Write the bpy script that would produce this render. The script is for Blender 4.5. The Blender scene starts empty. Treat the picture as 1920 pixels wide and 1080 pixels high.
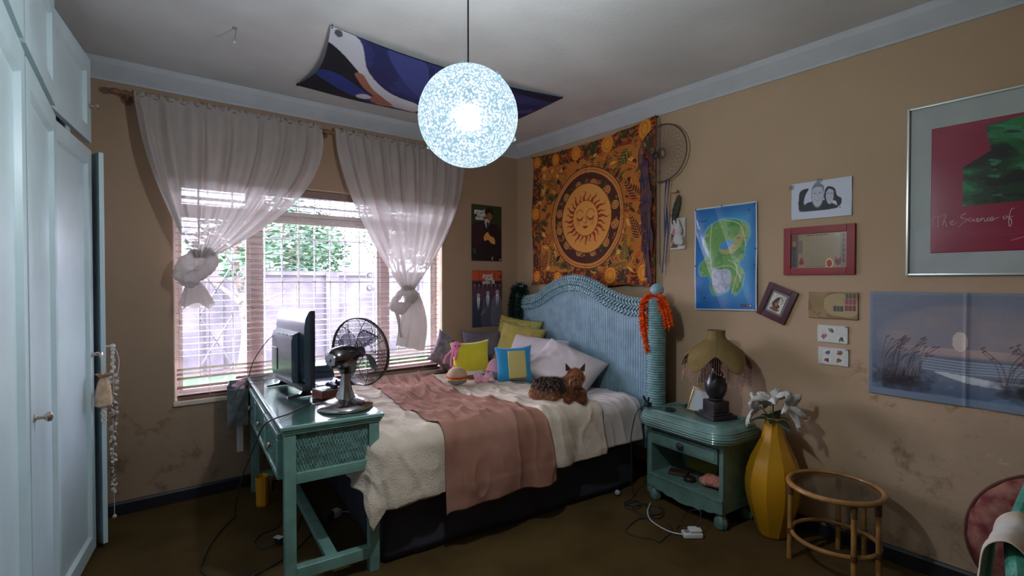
EXPO=0.78; SKY=19.0; BULB=200
import bpy, bmesh, math, random
import numpy as np
from mathutils import Vector, Matrix, Euler, noise
random.seed(7)
RNG = np.random.default_rng(5)
C = bpy.context.scene.collection
PI = math.pi
def R(a): return math.radians(a)
def lin(c): 
    c = c / 255.0
    return c / 12.92 if c <= 0.04045 else ((c + 0.055) / 1.055) ** 2.4
def sr(r, g, b): return (lin(r), lin(g), lin(b), 1.0)

# ------------------------------------------------------------------ materials
def mat(name, col, rough=0.6, metal=0.0, var=0.0, vscale=8.0, bump=0.0, bscale=60.0, col2=None, coat=0.0, spec=0.5, detail=4.0, stretch=None, sheen=0.0):
    m = bpy.data.materials.new(name); m.use_nodes = True
    nt = m.node_tree; b = nt.nodes['Principled BSDF']
    b.inputs['Base Color'].default_value = col; b.inputs['Roughness'].default_value = rough
    b.inputs['Metallic'].default_value = metal; b.inputs['Specular IOR Level'].default_value = spec
    b.inputs['Coat Weight'].default_value = coat; b.inputs['Coat Roughness'].default_value = 0.08
    if sheen: b.inputs['Sheen Weight'].default_value = sheen
    tc = nt.nodes.new('ShaderNodeTexCoord'); src = tc.outputs['Object']
    if stretch:
        mp = nt.nodes.new('ShaderNodeMapping'); mp.inputs['Scale'].default_value = stretch
        nt.links.new(src, mp.inputs['Vector']); src = mp.outputs['Vector']
    if var or col2:
        n = nt.nodes.new('ShaderNodeTexNoise'); n.inputs['Scale'].default_value = vscale; n.inputs['Detail'].default_value = detail
        nt.links.new(src, n.inputs['Vector'])
        r = nt.nodes.new('ShaderNodeValToRGB'); r.color_ramp.elements[0].position = 0.35; r.color_ramp.elements[1].position = 0.65
        c2 = col2 or tuple(min(1, x * (1 + var)) for x in col[:3]) + (1,)
        c1 = col if col2 else tuple(x * (1 - var) for x in col[:3]) + (1,)
        r.color_ramp.elements[0].color = c1; r.color_ramp.elements[1].color = c2
        nt.links.new(n.outputs['Fac'], r.inputs['Fac']); nt.links.new(r.outputs['Color'], b.inputs['Base Color'])
    if bump:
        n2 = nt.nodes.new('ShaderNodeTexNoise'); n2.inputs['Scale'].default_value = bscale; n2.inputs['Detail'].default_value = 3
        nt.links.new(src, n2.inputs['Vector'])
        bp = nt.nodes.new('ShaderNodeBump'); bp.inputs['Strength'].default_value = bump; bp.inputs['Distance'].default_value = 0.01
        nt.links.new(n2.outputs['Fac'], bp.inputs['Height']); nt.links.new(bp.outputs['Normal'], b.inputs['Normal'])
    return m
def attrmat(name, rough=0.6, gloss=0.0, transl=0.0):
    m = bpy.data.materials.new(name); m.use_nodes = True
    nt = m.node_tree; b = nt.nodes['Principled BSDF']
    a = nt.nodes.new('ShaderNodeAttribute'); a.attribute_name = 'Col'
    n = nt.nodes.new('ShaderNodeTexNoise'); n.inputs['Scale'].default_value = 300
    tc = nt.nodes.new('ShaderNodeTexCoord'); nt.links.new(tc.outputs['Object'], n.inputs['Vector'])
    mx = nt.nodes.new('ShaderNodeMix'); mx.data_type = 'RGBA'; mx.blend_type = 'OVERLAY'; mx.inputs[0].default_value = 0.25
    nt.links.new(a.outputs['Color'], mx.inputs[6]); nt.links.new(n.outputs['Fac'], mx.inputs[7])
    nt.links.new(mx.outputs[2], b.inputs['Base Color'])
    b.inputs['Roughness'].default_value = rough; b.inputs['Coat Weight'].default_value = gloss
    return m
def cloth(name, col, transl=0.35, rough=0.9, trans=0.0, bump=0.3, col2=None):
    m = bpy.data.materials.new(name); m.use_nodes = True
    nt = m.node_tree; nt.nodes.clear()
    o = nt.nodes.new('ShaderNodeOutputMaterial'); d = nt.nodes.new('ShaderNodeBsdfDiffuse'); t = nt.nodes.new('ShaderNodeBsdfTranslucent')
    tr = nt.nodes.new('ShaderNodeBsdfTransparent')
    tc = nt.nodes.new('ShaderNodeTexCoord'); n = nt.nodes.new('ShaderNodeTexNoise'); n.inputs['Scale'].default_value = 6
    n.inputs['Detail'].default_value = 5
    nt.links.new(tc.outputs['Object'], n.inputs['Vector'])
    r = nt.nodes.new('ShaderNodeValToRGB'); r.color_ramp.elements[0].position = .3; r.color_ramp.elements[1].position = .7
    r.color_ramp.elements[0].color = tuple(x * .9 for x in col[:3]) + (1,); r.color_ramp.elements[1].color = col2 or col
    nt.links.new(n.outputs['Fac'], r.inputs['Fac'])
    nt.links.new(r.outputs['Color'], d.inputs['Color']); nt.links.new(r.outputs['Color'], t.inputs['Color'])
    w = nt.nodes.new('ShaderNodeTexNoise'); w.inputs['Scale'].default_value = 250
    nt.links.new(tc.outputs['Object'], w.inputs['Vector'])
    bp = nt.nodes.new('ShaderNodeBump'); bp.inputs['Strength'].default_value = bump; bp.inputs['Distance'].default_value = .003
    nt.links.new(w.outputs['Fac'], bp.inputs['Height']); nt.links.new(bp.outputs['Normal'], d.inputs['Normal'])
    m1 = nt.nodes.new('ShaderNodeMixShader'); m1.inputs[0].default_value = transl
    nt.links.new(d.outputs[0], m1.inputs[1]); nt.links.new(t.outputs[0], m1.inputs[2])
    m2 = nt.nodes.new('ShaderNodeMixShader'); m2.inputs[0].default_value = trans
    nt.links.new(m1.outputs[0], m2.inputs[1]); nt.links.new(tr.outputs[0], m2.inputs[2]); nt.links.new(m2.outputs[0], o.inputs[0])
    return m
def glassy(name, tint=(.95, .97, 1, 1), gloss=.12, rough=.02):
    m = bpy.data.materials.new(name); m.use_nodes = True
    nt = m.node_tree; nt.nodes.clear()
    o = nt.nodes.new('ShaderNodeOutputMaterial'); t = nt.nodes.new('ShaderNodeBsdfTransparent'); g = nt.nodes.new('ShaderNodeBsdfGlossy')
    t.inputs['Color'].default_value = tint; g.inputs['Roughness'].default_value = rough
    fr = nt.nodes.new('ShaderNodeFresnel'); fr.inputs['IOR'].default_value = 1.45
    ml = nt.nodes.new('ShaderNodeMath'); ml.operation = 'MULTIPLY_ADD'; ml.inputs[1].default_value = 2.2 * gloss; ml.inputs[2].default_value = 0
    nt.links.new(fr.outputs[0], ml.inputs[0])
    mx = nt.nodes.new('ShaderNodeMixShader'); nt.links.new(ml.outputs[0], mx.inputs[0])
    nt.links.new(t.outputs[0], mx.inputs[1]); nt.links.new(g.outputs[0], mx.inputs[2]); nt.links.new(mx.outputs[0], o.inputs[0])
    return m

# ------------------------------------------------------------------ mesh building
def frame_of(d):
    d = Vector(d).normalized(); up = Vector((0, 0, 1)) if abs(d.z) < .95 else Vector((1, 0, 0))
    a = d.cross(up).normalized(); return a, d.cross(a).normalized()
class MB:
    def __init__(s): s.v = []; s.f = []; s.mi = []; s.cur = 0
    def add(s, vs, fs):
        o = len(s.v); s.v += [tuple(v) for v in vs]; s.f += [tuple(i + o for i in f) for f in fs]; s.mi += [s.cur] * len(fs); return s
    def box(s, c, d, rot=None, bev=0.0):
        x, y, z = d[0] / 2, d[1] / 2, d[2] / 2; M = (Euler(rot).to_matrix() if rot is not None else Matrix.Identity(3)); c = Vector(c)
        if bev <= 0:
            vs = [c + M @ Vector((i * x, j * y, k * z)) for i in (-1, 1) for j in (-1, 1) for k in (-1, 1)]
            return s.add(vs, [(0, 1, 3, 2), (4, 6, 7, 5), (0, 4, 5, 1), (2, 3, 7, 6), (0, 2, 6, 4), (1, 5, 7, 3)])
        bm = bmesh.new(); bmesh.ops.create_cube(bm, size=1)
        for v in bm.verts: v.co = Vector((v.co.x * 2 * x, v.co.y * 2 * y, v.co.z * 2 * z))
        bmesh.ops.bevel(bm, geom=bm.edges[:], offset=min(bev, x * .95, y * .95, z * .95), segments=3, profile=.6, affect='EDGES')
        bm.verts.index_update()
        s.add([c + M @ v.co for v in bm.verts], [[v.index for v in f.verts] for f in bm.faces]); bm.free(); return s
    def b2(s, x0, x1, y0, y1, z0, z1, bev=0.0): return s.box(((x0 + x1) / 2, (y0 + y1) / 2, (z0 + z1) / 2), (abs(x1 - x0), abs(y1 - y0), abs(z1 - z0)), None, bev)
    def lathe(s, prof, n=24, c=(0, 0, 0), M=None, ph=0.0, capb=True, capt=True, rf=None):
        M = M or Matrix.Identity(3); c = Vector(c); vs = []
        for r, z in prof:
            for i in range(n):
                a = 2 * PI * i / n + ph; rr = r * (rf(a, z) if rf else 1)
                vs.append(c + M @ Vector((rr * math.cos(a), rr * math.sin(a), z)))
        fs = [(k * n + i, k * n + (i + 1) % n, (k + 1) * n + (i + 1) % n, (k + 1) * n + i) for k in range(len(prof) - 1) for i in range(n)]
        if capb: fs.append(tuple(range(n))[::-1])
        if capt: fs.append(tuple((len(prof) - 1) * n + i for i in range(n)))
        return s.add(vs, fs)
    def cyl(s, a, b, r, n=12, r2=None):
        a, b = Vector(a), Vector(b); return s.tube([a, b], [r, r if r2 is None else r2], n)
    def tube(s, pts, r, n=8, closed=False, flat=1.0):
        pts = [Vector(p) for p in pts]; m = len(pts); rs = r if isinstance(r, (list, tuple)) else [r] * m
        vs = []; pa = None
        for i, p in enumerate(pts):
            if closed: d = pts[(i + 1) % m] - pts[i - 1]
            else: d = pts[min(i + 1, m - 1)] - pts[max(i - 1, 0)]
            if d.length < 1e-9: d = Vector((0, 0, 1))
            d.normalize()
            if pa is None: a, b = frame_of(d)
            else:
                a = pa - d * pa.dot(d)
                if a.length < 1e-6: a, _ = frame_of(d)
                a.normalize(); b = d.cross(a)
            pa = a
            for k in range(n):
                t = 2 * PI * k / n; vs.append(p + (a * math.cos(t) + b * math.sin(t) * flat) * rs[i])
        fs = [(i * n + k, i * n + (k + 1) % n, ((i + 1) % m) * n + (k + 1) % n, ((i + 1) % m) * n + k) for i in range(m if closed else m - 1) for k in range(n)]
        if not closed: fs += [tuple(range(n))[::-1], tuple((m - 1) * n + k for k in range(n))]
        return s.add(vs, fs)
    def ball(s, c, r, n=16, m=10, M=None):
        if not isinstance(r, (tuple, list)): r = (r, r, r)
        c = Vector(c); M = M or Matrix.Identity(3); vs = [c + M @ Vector((0, 0, -r[2]))]
        for j in range(1, m):
            t = -PI / 2 + PI * j / m
            for i in range(n):
                a = 2 * PI * i / n; vs.append(c + M @ Vector((r[0] * math.cos(t) * math.cos(a), r[1] * math.cos(t) * math.sin(a), r[2] * math.sin(t))))
        vs.append(c + M @ Vector((0, 0, r[2]))); L = len(vs) - 1
        fs = [(0, 1 + (i + 1) % n, 1 + i) for i in range(n)]
        fs += [(1 + j * n + i, 1 + j * n + (i + 1) % n, 1 + (j + 1) * n + (i + 1) % n, 1 + (j + 1) * n + i) for j in range(m - 2) for i in range(n)]
        fs += [(L, 1 + (m - 2) * n + i, 1 + (m - 2) * n + (i + 1) % n) for i in range(n)]
        return s.add(vs, fs)
    def prism(s, poly, axis, a, b):
        def P(p, t): return {'x': (t, p[0], p[1]), 'y': (p[0], t, p[1]), 'z': (p[0], p[1], t)}[axis]
        n = len(poly); return s.add([P(p, a) for p in poly] + [P(p, b) for p in poly], [tuple(range(n)), tuple(range(n, 2 * n))[::-1]] + [(i, (i + 1) % n, n + (i + 1) % n, n + i) for i in range(n)])
    def grid(s, nu, nv, fn, closeu=False):
        vs = [fn(i / (nu if closeu else nu - 1), j / (nv - 1)) for j in range(nv) for i in range(nu)]
        fs = [(j * nu + i, j * nu + (i + 1) % nu, (j + 1) * nu + (i + 1) % nu, (j + 1) * nu + i) for j in range(nv - 1) for i in range(nu if closeu else nu - 1)]
        return s.add(vs, fs)
    def build(s, name, m=None, parent=None, smooth=True, fix=True, angle=35, thick=0.0, off=0.0, sub=0):
        me = bpy.data.meshes.new(name); me.from_pydata(s.v, [], s.f)
        ms = m if isinstance(m, (list, tuple)) else [m]
        for q in ms: me.materials.append(q)
        if len(ms) > 1: me.polygons.foreach_set('material_index', s.mi)
        if fix:
            bm = bmesh.new(); bm.from_mesh(me); bmesh.ops.recalc_face_normals(bm, faces=bm.faces); bm.to_mesh(me); bm.free()
        o = bpy.data.objects.new(name, me); C.objects.link(o)
        if smooth:
            me.polygons.foreach_set('use_smooth', [True] * len(me.polygons))
            try: me.set_sharp_from_angle(angle=R(angle))
            except Exception: pass
        if thick:
            q = o.modifiers.new('t', 'SOLIDIFY'); q.thickness = thick; q.offset = off
        if sub: q = o.modifiers.new('s', 'SUBSURF'); q.levels = sub; q.render_levels = sub
        if parent is not None: o.parent = parent
        return o
def bake(o):
    dg = bpy.context.evaluated_depsgraph_get(); dg.update()
    me = bpy.data.meshes.new_from_object(o.evaluated_get(dg)); o.modifiers.clear(); o.data = me; return o
def tag(o, label=None, cat=None, group=None, kind=None):
    if label: o['label'] = label
    if cat: o['category'] = cat
    if group: o['group'] = group
    if kind: o['kind'] = kind
    return o
def thing(name, label, cat, loc=(0, 0, 0), rz=0.0, group=None, rot=None):
    o = bpy.data.objects.new(name, None); C.objects.link(o); o.location = loc
    o.rotation_euler = rot if rot is not None else (0, 0, rz); o.empty_display_size = .05
    return tag(o, label, cat, group)
def struct(o): o['kind'] = 'structure'; return o
def spline(pts, n=8, closed=False):
    P = [Vector(p) for p in pts]; out = []; m = len(P)
    for i in range(m if closed else m - 1):
        if closed: a, b, c, d = P[i - 1], P[i], P[(i + 1) % m], P[(i + 2) % m]
        else: a, b, c, d = P[max(i - 1, 0)], P[i], P[i + 1], P[min(i + 2, m - 1)]
        for k in range(n):
            t = k / n
            out.append(.5 * ((2 * b) + (c - a) * t + (2 * a - 5 * b + 4 * c - d) * t * t + (3 * b - a - 3 * c + d) * t ** 3))
    if not closed: out.append(P[-1])
    return out
def blob(name, parts, m, parent=None, vox=.006, smooth=4, disp=0.0, dscale=20):
    """ellipsoids (c, r, rot) and capsules ('c', a, b, ra, rb) fused into one continuous mesh"""
    b = MB()
    for p in parts:
        if p[0] == 'c':
            A, B = Vector(p[1]), Vector(p[2]); k = max(2, int((B - A).length / (min(p[3], p[4]) * .5)) + 1)
            for i in range(k + 1):
                t = i / k; b.ball(A.lerp(B, t), p[3] * (1 - t) + p[4] * t, 12, 8)
        else: b.ball(p[0], p[1], 20, 14, Euler(p[2]).to_matrix() if len(p) > 2 else None)
    o = b.build(name, m, parent, fix=False)
    q = o.modifiers.new('r', 'REMESH'); q.mode = 'VOXEL'; q.voxel_size = vox; q.use_smooth_shade = True
    q = o.modifiers.new('s', 'SMOOTH'); q.factor = .6; q.iterations = smooth
    bake(o)
    if disp:
        for v in o.data.vertices:
            n = noise.noise(v.co * dscale); v.co += v.normal * n * disp
    return o
def setcol(o, fn):
    me = o.data; a = me.color_attributes.new('Col', 'FLOAT_COLOR', 'POINT')
    buf = []
    for v in me.vertices: buf += list(fn(v.co, v.normal))[:3] + [1.0]
    a.data.foreach_set('color', buf)
def fur(name, src, n, length, wid, colfn, m, parent, droop=.4, lie=.5, seed=1):
    rnd = random.Random(seed); me = src.data; polys = me.polygons; ar = np.array([p.area for p in polys]); ar /= ar.sum()
    idx = np.random.default_rng(seed).choice(len(polys), n, p=ar); vs = []; fs = []; cols = []
    for q in idx:
        p = polys[int(q)]; ws = [rnd.random() for _ in p.vertices]; sm = sum(ws)
        c = Vector((0, 0, 0))
        for w, vi in zip(ws, p.vertices): c += me.vertices[vi].co * (w / sm)
        nn = p.normal; L = length(c, nn)
        if L <= 0: continue
        flow = Vector((rnd.uniform(-1, 1), rnd.uniform(-1, 1), rnd.uniform(-1, 1))) * .5 + Vector((0, 0, -droop)); flow -= nn * flow.dot(nn)
        d = (nn * (1 - lie) + flow * lie).normalized(); a = d.cross(Vector((rnd.uniform(-1, 1), rnd.uniform(-1, 1), rnd.uniform(-1, 1)))).normalized() * wid
        L *= rnd.uniform(.6, 1.15); mid = c + d * L * .55; tip = c + (d + Vector((0, 0, -droop * .5))).normalized() * L
        i = len(vs); vs += [c - a - nn * .002, c + a - nn * .002, mid - a * .8, mid + a * .8, tip]; fs += [(i, i + 1, i + 3, i + 2), (i + 2, i + 3, i + 4)]
        col = colfn(c, nn); k = rnd.uniform(.75, 1.25); cols += [tuple(min(1, x * k) for x in col[:3]) + (1,)] * 5
    b = MB(); b.add(vs, fs); o = b.build(name, m, parent, smooth=False, fix=False)
    at = o.data.color_attributes.new('Col', 'FLOAT_COLOR', 'POINT'); at.data.foreach_set('color', [x for c in cols for x in c]); return o
def text(name, s, size, m, parent, loc, rot=(PI / 2, 0, 0), ext=.0006, shear=0.0, spacing=1.0, bold=0.0, lab=None, line=.8, align='LEFT'):
    cu = bpy.data.curves.new(name, 'FONT'); cu.body = s; cu.size = size; cu.extrude = ext; cu.shear = shear; cu.space_character = spacing
    cu.offset = bold; cu.space_line = line; cu.align_x = align; cu.resolution_u = 3
    t = bpy.data.objects.new(name + '_tmp', cu); C.objects.link(t)
    dg = bpy.context.evaluated_depsgraph_get(); dg.update()
    me = bpy.data.meshes.new_from_object(t.evaluated_get(dg)); bpy.data.objects.remove(t); bpy.data.curves.remove(cu)
    me.materials.clear(); me.materials.append(m); me.name = name
    o = bpy.data.objects.new(name, me); C.objects.link(o); o.parent = parent; o.location = loc; o.rotation_euler = rot
    return o

# ------------------------------------------------------------------ painting (vertex colours on a fine grid)
def vnoise(x, y, sc, seed=0, oct=3):
    out = np.zeros_like(x); amp = 1; tot = 0
    for k in range(oct):
        g = np.random.default_rng(seed * 17 + k).random((64, 64)); X = x * sc * 2 ** k; Y = y * sc * 2 ** k
        xi = np.floor(X).astype(int); yi = np.floor(Y).astype(int); fx = X - xi; fy = Y - yi; fx = fx * fx * (3 - 2 * fx); fy = fy * fy * (3 - 2 * fy)
        a = g[xi % 64, yi % 64]; b = g[(xi + 1) % 64, yi % 64]; c = g[xi % 64, (yi + 1) % 64]; d = g[(xi + 1) % 64, (yi + 1) % 64]
        out += amp * ((a * (1 - fx) + b * fx) * (1 - fy) + (c * (1 - fx) + d * fx) * fy); tot += amp; amp *= .5
    return out / tot
class Art:
    def __init__(s, W, H, nx, bg=(255, 255, 255)):
        s.W, s.H, s.nx = W, H, nx; s.nz = max(2, int(nx * H / W)); x = np.linspace(0, W, s.nx); z = np.linspace(0, H, s.nz)
        s.X, s.Z = np.meshgrid(x, z); s.c = np.ones(s.X.shape + (3,)) * np.array(bg, float)
    def put(s, m, col, a=1.0):
        m = np.clip(m, 0, 1) * a if m.dtype != bool else m.astype(float) * a
        s.c = s.c * (1 - m[..., None]) + np.array(col, float) * m[..., None]; return s
    def poly(s, pts, col, a=1.0):
        P = [(p[0] * s.W, p[1] * s.H) for p in pts]; ins = np.zeros(s.X.shape, bool)
        for (x0, y0), (x1, y1) in zip(P, P[1:] + P[:1]):
            if y0 == y1: continue
            ins ^= ((y0 > s.Z) != (y1 > s.Z)) & (s.X < (x1 - x0) * (s.Z - y0) / (y1 - y0) + x0)
        return s.put(ins, col, a)
    def blobp(s, pts, col, a=1.0):
        q = spline([(p[0], p[1], 0) for p in pts], 6, True); return s.poly([(v.x, v.y) for v in q], col, a)
    def ell(s, cx, cz, rx, rz, col, a=1.0, rot=0.0, ring=None):
        dx = s.X - cx * s.W; dz = s.Z - cz * s.H; c, t = math.cos(rot), math.sin(rot)
        u = (dx * c + dz * t) / (rx * s.W); v = (-dx * t + dz * c) / (rz * s.W); d = np.hypot(u, v)
        return s.put((d < 1) & (d > (ring or -1)), col, a)
    def line(s, pts, w, col, a=1.0):
        D = np.full(s.X.shape, 9.0)
        for p, q in zip(pts, pts[1:]):
            ax, az, bx, bz = p[0] * s.W, p[1] * s.H, q[0] * s.W, q[1] * s.H; L = (bx - ax) ** 2 + (bz - az) ** 2 + 1e-12
            t = np.clip(((s.X - ax) * (bx - ax) + (s.Z - az) * (bz - az)) / L, 0, 1); D = np.minimum(D, np.hypot(s.X - ax - t * (bx - ax), s.Z - az - t * (bz - az)))
        return s.put(np.clip((w * s.W / 2 - D) / (s.W / s.nx) + .5, 0, 1), col, a)
    def curve(s, pts, w, col, a=1.0): return s.line([(v.x, v.y) for v in spline([(p[0], p[1], 0) for p in pts], 6)], w, col, a)
    def mottle(s, sc, amt, seed=0):
        n = vnoise(s.X + 3, s.Z + 3, sc, seed); s.c *= (1 + (n - .5) * 2 * amt)[..., None]; return s
    def sheet(s, name, m, parent, loc=(0, 0, 0), off=None, thick=.0015, xz=None):
        X = s.X; Z = s.Z; Y = np.zeros_like(X) if off is None else off(X / s.W, Z / s.H)
        if xz is not None: X, Z = xz(s.X / s.W, s.Z / s.H)
        n = X.size; v = np.stack([X, Y - thick, Z], -1).reshape(-1, 3)
        a, b = s.nx, s.nz; I = np.arange(n).reshape(b, a); q = np.stack([I[:-1, :-1], I[:-1, 1:], I[1:, 1:], I[1:, :-1]], -1).reshape(-1, 4)
        edge = np.concatenate([I[0, :], I[1:, -1], I[-1, -2::-1], I[-2:0:-1, 0]])
        vb = v.copy(); vb[:, 1] += thick; E = n + edge; side = np.stack([edge, E, np.roll(E, -1), np.roll(edge, -1)], -1)
        me = bpy.data.meshes.new(name); me.from_pydata(np.concatenate([v, vb]).tolist(), [], q.tolist() + side.tolist() + (q[:, ::-1] + n).tolist())
        me.materials.append(m); c = np.clip(s.c, 0, 255) / 255; c = np.where(c <= .04045, c / 12.92, ((c + .055) / 1.055) ** 2.4).reshape(-1, 3)
        c = np.concatenate([c, c * .6]); c = np.concatenate([c, np.ones((len(c), 1))], 1)
        at = me.color_attributes.new('Col', 'FLOAT_COLOR', 'POINT'); at.data.foreach_set('color', c.ravel())
        me.polygons.foreach_set('use_smooth', [True] * (len(q)) + [False] * (len(me.polygons) - len(q)))
        o = bpy.data.objects.new(name, me); C.objects.link(o); o.location = loc
        if parent is not None: o.parent = parent
        return o
RW = -PI / 2     # rotation of things hung on the right wall: local x runs along -y, front faces -x
# ================================================================== camera, world, light
A0, P0 = R(52), R(.85)
F0 = Vector((math.cos(A0), math.sin(A0), 0)); RT = Vector((math.sin(A0), -math.cos(A0), 0))
FW = F0 * math.cos(P0) - Vector((0, 0, 1)) * math.sin(P0); UP = Vector((0, 0, 1)) * math.cos(P0) + F0 * math.sin(P0)
cd = bpy.data.cameras.new('camera'); cam = bpy.data.objects.new('camera', cd); C.objects.link(cam)
cd.sensor_width = 36; cd.lens = 938 / 1920 * 36; cd.clip_start = .05; cd.clip_end = 300
cam.matrix_world = Matrix.Translation((-3.13, -3.92, 1.45)) @ Matrix((RT, UP, -FW)).transposed().to_4x4()
bpy.context.scene.camera = cam
vs = bpy.context.scene.view_settings; vs.view_transform = 'Standard'; vs.look = 'None'; vs.gamma = 1; vs.use_curve_mapping = False; vs.exposure = EXPO
bpy.context.scene.display_settings.display_device = 'sRGB'
cy = bpy.context.scene.cycles; cy.max_bounces = 10; cy.diffuse_bounces = 6; cy.transparent_max_bounces = 24; cy.sample_clamp_indirect = 4; cy.caustics_reflective = False; cy.caustics_refractive = False
w = bpy.data.worlds.new('world'); bpy.context.scene.world = w; w.use_nodes = True
bg = w.node_tree.nodes['Background']; bg.inputs['Color'].default_value = (.87, .83, 1, 1); bg.inputs['Strength'].default_value = SKY

WX0, WX1, WZ0, WZ1 = -2.865, -.858, .645, 2.14          # window opening
LX = -3.98; FY = -5.3; CZ = 2.77
for nm, loc, rot, sx, sz in (('window_daylight', ((WX0 + WX1) / 2, .27, (WZ0 + WZ1) / 2), (-PI / 2, 0, 0), WX1 - WX0, WZ1 - WZ0),):
    ld = bpy.data.lights.new(nm, 'AREA'); ld.shape = 'RECTANGLE'; ld.size = sx; ld.size_y = sz; ld.cycles.is_portal = True
    lo = bpy.data.objects.new(nm, ld); C.objects.link(lo); lo.location = loc; lo.rotation_euler = rot

# ================================================================== room shell
def wallmat(name, base, base2, stain_h, stain_axis=None):
    m = mat(name, base, .85, col2=base2, vscale=.9, bump=.12, bscale=90)
    nt = m.node_tree; b = nt.nodes['Principled BSDF']; L = nt.links
    src = b.inputs['Base Color'].links[0].from_socket
    tc = nt.nodes.new('ShaderNodeTexCoord'); sx = nt.nodes.new('ShaderNodeSeparateXYZ'); L.new(tc.outputs['Object'], sx.inputs[0])
    def N(scale, det=6, rough=.6):
        n = nt.nodes.new('ShaderNodeTexNoise'); n.inputs['Scale'].default_value = scale; n.inputs['Detail'].default_value = det; n.inputs['Roughness'].default_value = rough
        L.new(tc.outputs['Object'], n.inputs['Vector']); return n.outputs['Fac']
    def mth(op, a, b2, cl=False):
        n = nt.nodes.new('ShaderNodeMath'); n.operation = op; n.use_clamp = cl
        for i, q in enumerate((a, b2)):
            if isinstance(q, (int, float)): n.inputs[i].default_value = q
            else: L.new(q, n.inputs[i])
        return n.outputs[0]
    def layer(src, mask, col):
        mx = nt.nodes.new('ShaderNodeMix'); mx.data_type = 'RGBA'; L.new(mask, mx.inputs[0]); L.new(src, mx.inputs[6]); mx.inputs[7].default_value = col; return mx.outputs[2]
    n1 = N(3.2)
    h = mth('SUBTRACT', sx.outputs['Z'], mth('MULTIPLY', n1, 1.0))            # ragged damp line
    damp = mth('MULTIPLY', mth('SUBTRACT', stain_h - .5, h), 5.0, True)
    if stain_axis:
        ax, lo, hi = stain_axis; q = mth('MULTIPLY', mth('SUBTRACT', sx.outputs[ax], lo), 4.0, True); q2 = mth('MULTIPLY', mth('SUBTRACT', hi, sx.outputs[ax]), 4.0, True); damp = mth('MULTIPLY', damp, mth('MULTIPLY', q, q2))
    src = layer(src, mth('MULTIPLY', damp, .45), tuple(x * .62 for x in base[:3]) + (1,))
    pat = mth('MULTIPLY', mth('SUBTRACT', N(5, 8, .7), .53), 9.0, True)
    src = layer(src, mth('MULTIPLY', mth('MULTIPLY', pat, damp), .75), (base[0] * .33, base[1] * .27, base[2] * .22, 1))
    eff = mth('MULTIPLY', mth('SUBTRACT', N(9, 8, .75), .6), 12.0, True)
    src = layer(src, mth('MULTIPLY', mth('MULTIPLY', eff, damp), .6), (.50, .44, .36, 1))
    ridge = mth('SUBTRACT', 1.0, mth('MULTIPLY', mth('ABSOLUTE', mth('SUBTRACT', h, stain_h - .5), 0), 30.0), True)
    if stain_axis: ridge = mth('MULTIPLY', ridge, mth('MULTIPLY', q, q2))
    src = layer(src, mth('MULTIPLY', mth('MULTIPLY', ridge, mth('MULTIPLY', mth('SUBTRACT', N(7), .45), 6.0, True)), .8), (base[0] * .5, base[1] * .36, base[2] * .2, 1))
    L.new(src, b.inputs['Base Color']); return m
M = {}
M['wall'] = wallmat('beige_wall_paint', (.45, .305, .20, 1), (.38, .25, .16, 1), .62)
M['wallr'] = wallmat('beige_wall_paint_right', (.53, .375, .245, 1), (.46, .315, .195, 1), .86, ('Y', -5.2, -2.75))
M['ceil'] = mat('ceiling_paint', (.68, .67, .67, 1), .9, var=.08, vscale=2, bump=.12, bscale=45)
M['corn'] = mat('cornice_paint', (.55, .58, .62, 1), .7, var=.05, vscale=5)
M['floor'] = mat('brown_carpet', (.082, .048, .015, 1), .95, col2=(.120, .072, .024, 1), vscale=3.5, bump=.6, bscale=350, spec=.15)
M['dark'] = mat('dark_wood_skirting', (.012, .012, .018, 1), .5)
M['reveal'] = mat('window_reveal_plaster', (.72, .58, .45, 1), .8, var=.08, vscale=6)
M['steel'] = mat('window_frame_paint', (.74, .72, .74, 1), .5, var=.05)
M['barp'] = mat('burglar_bar_paint', (.50, .48, .52, 1), .5)
M['glass'] = glassy('window_glass')
M['slat'] = mat('blind_slat_wood', (.27, .16, .13, 1), .45, var=.25, vscale=12, stretch=(1, 12, 12), coat=.3)

b = MB(); b.b2(LX, 0, FY, 0, -.12, 0); struct(b.build('floor', M['floor'], smooth=False))
b = MB(); b.b2(LX - .2, .2, FY - .2, .23, CZ, CZ + .12); struct(b.build('ceiling', M['ceil'], smooth=False))
b = MB(); T = .23
b.b2(LX - .2, WX0, 0, T, -.1, CZ); b.b2(WX1, .2, 0, T, -.1, CZ); b.b2(WX0, WX1, 0, T, -.1, WZ0); b.b2(WX0, WX1, 0, T, WZ1, CZ)
struct(b.build('wall_back', M['wall'], smooth=False))
b = MB(); b.b2(0, .2, FY - .2, 0, -.1, CZ); struct(b.build('wall_right', M['wallr'], smooth=False))
b = MB(); b.b2(LX - .2, LX, FY - .2, 0, -.1, CZ); struct(b.build('wall_left', M['wall'], smooth=False))
b = MB(); b.b2(LX, 0, FY - .2, FY, -.1, CZ); struct(b.build('wall_front', M['wall'], smooth=False))
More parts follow.
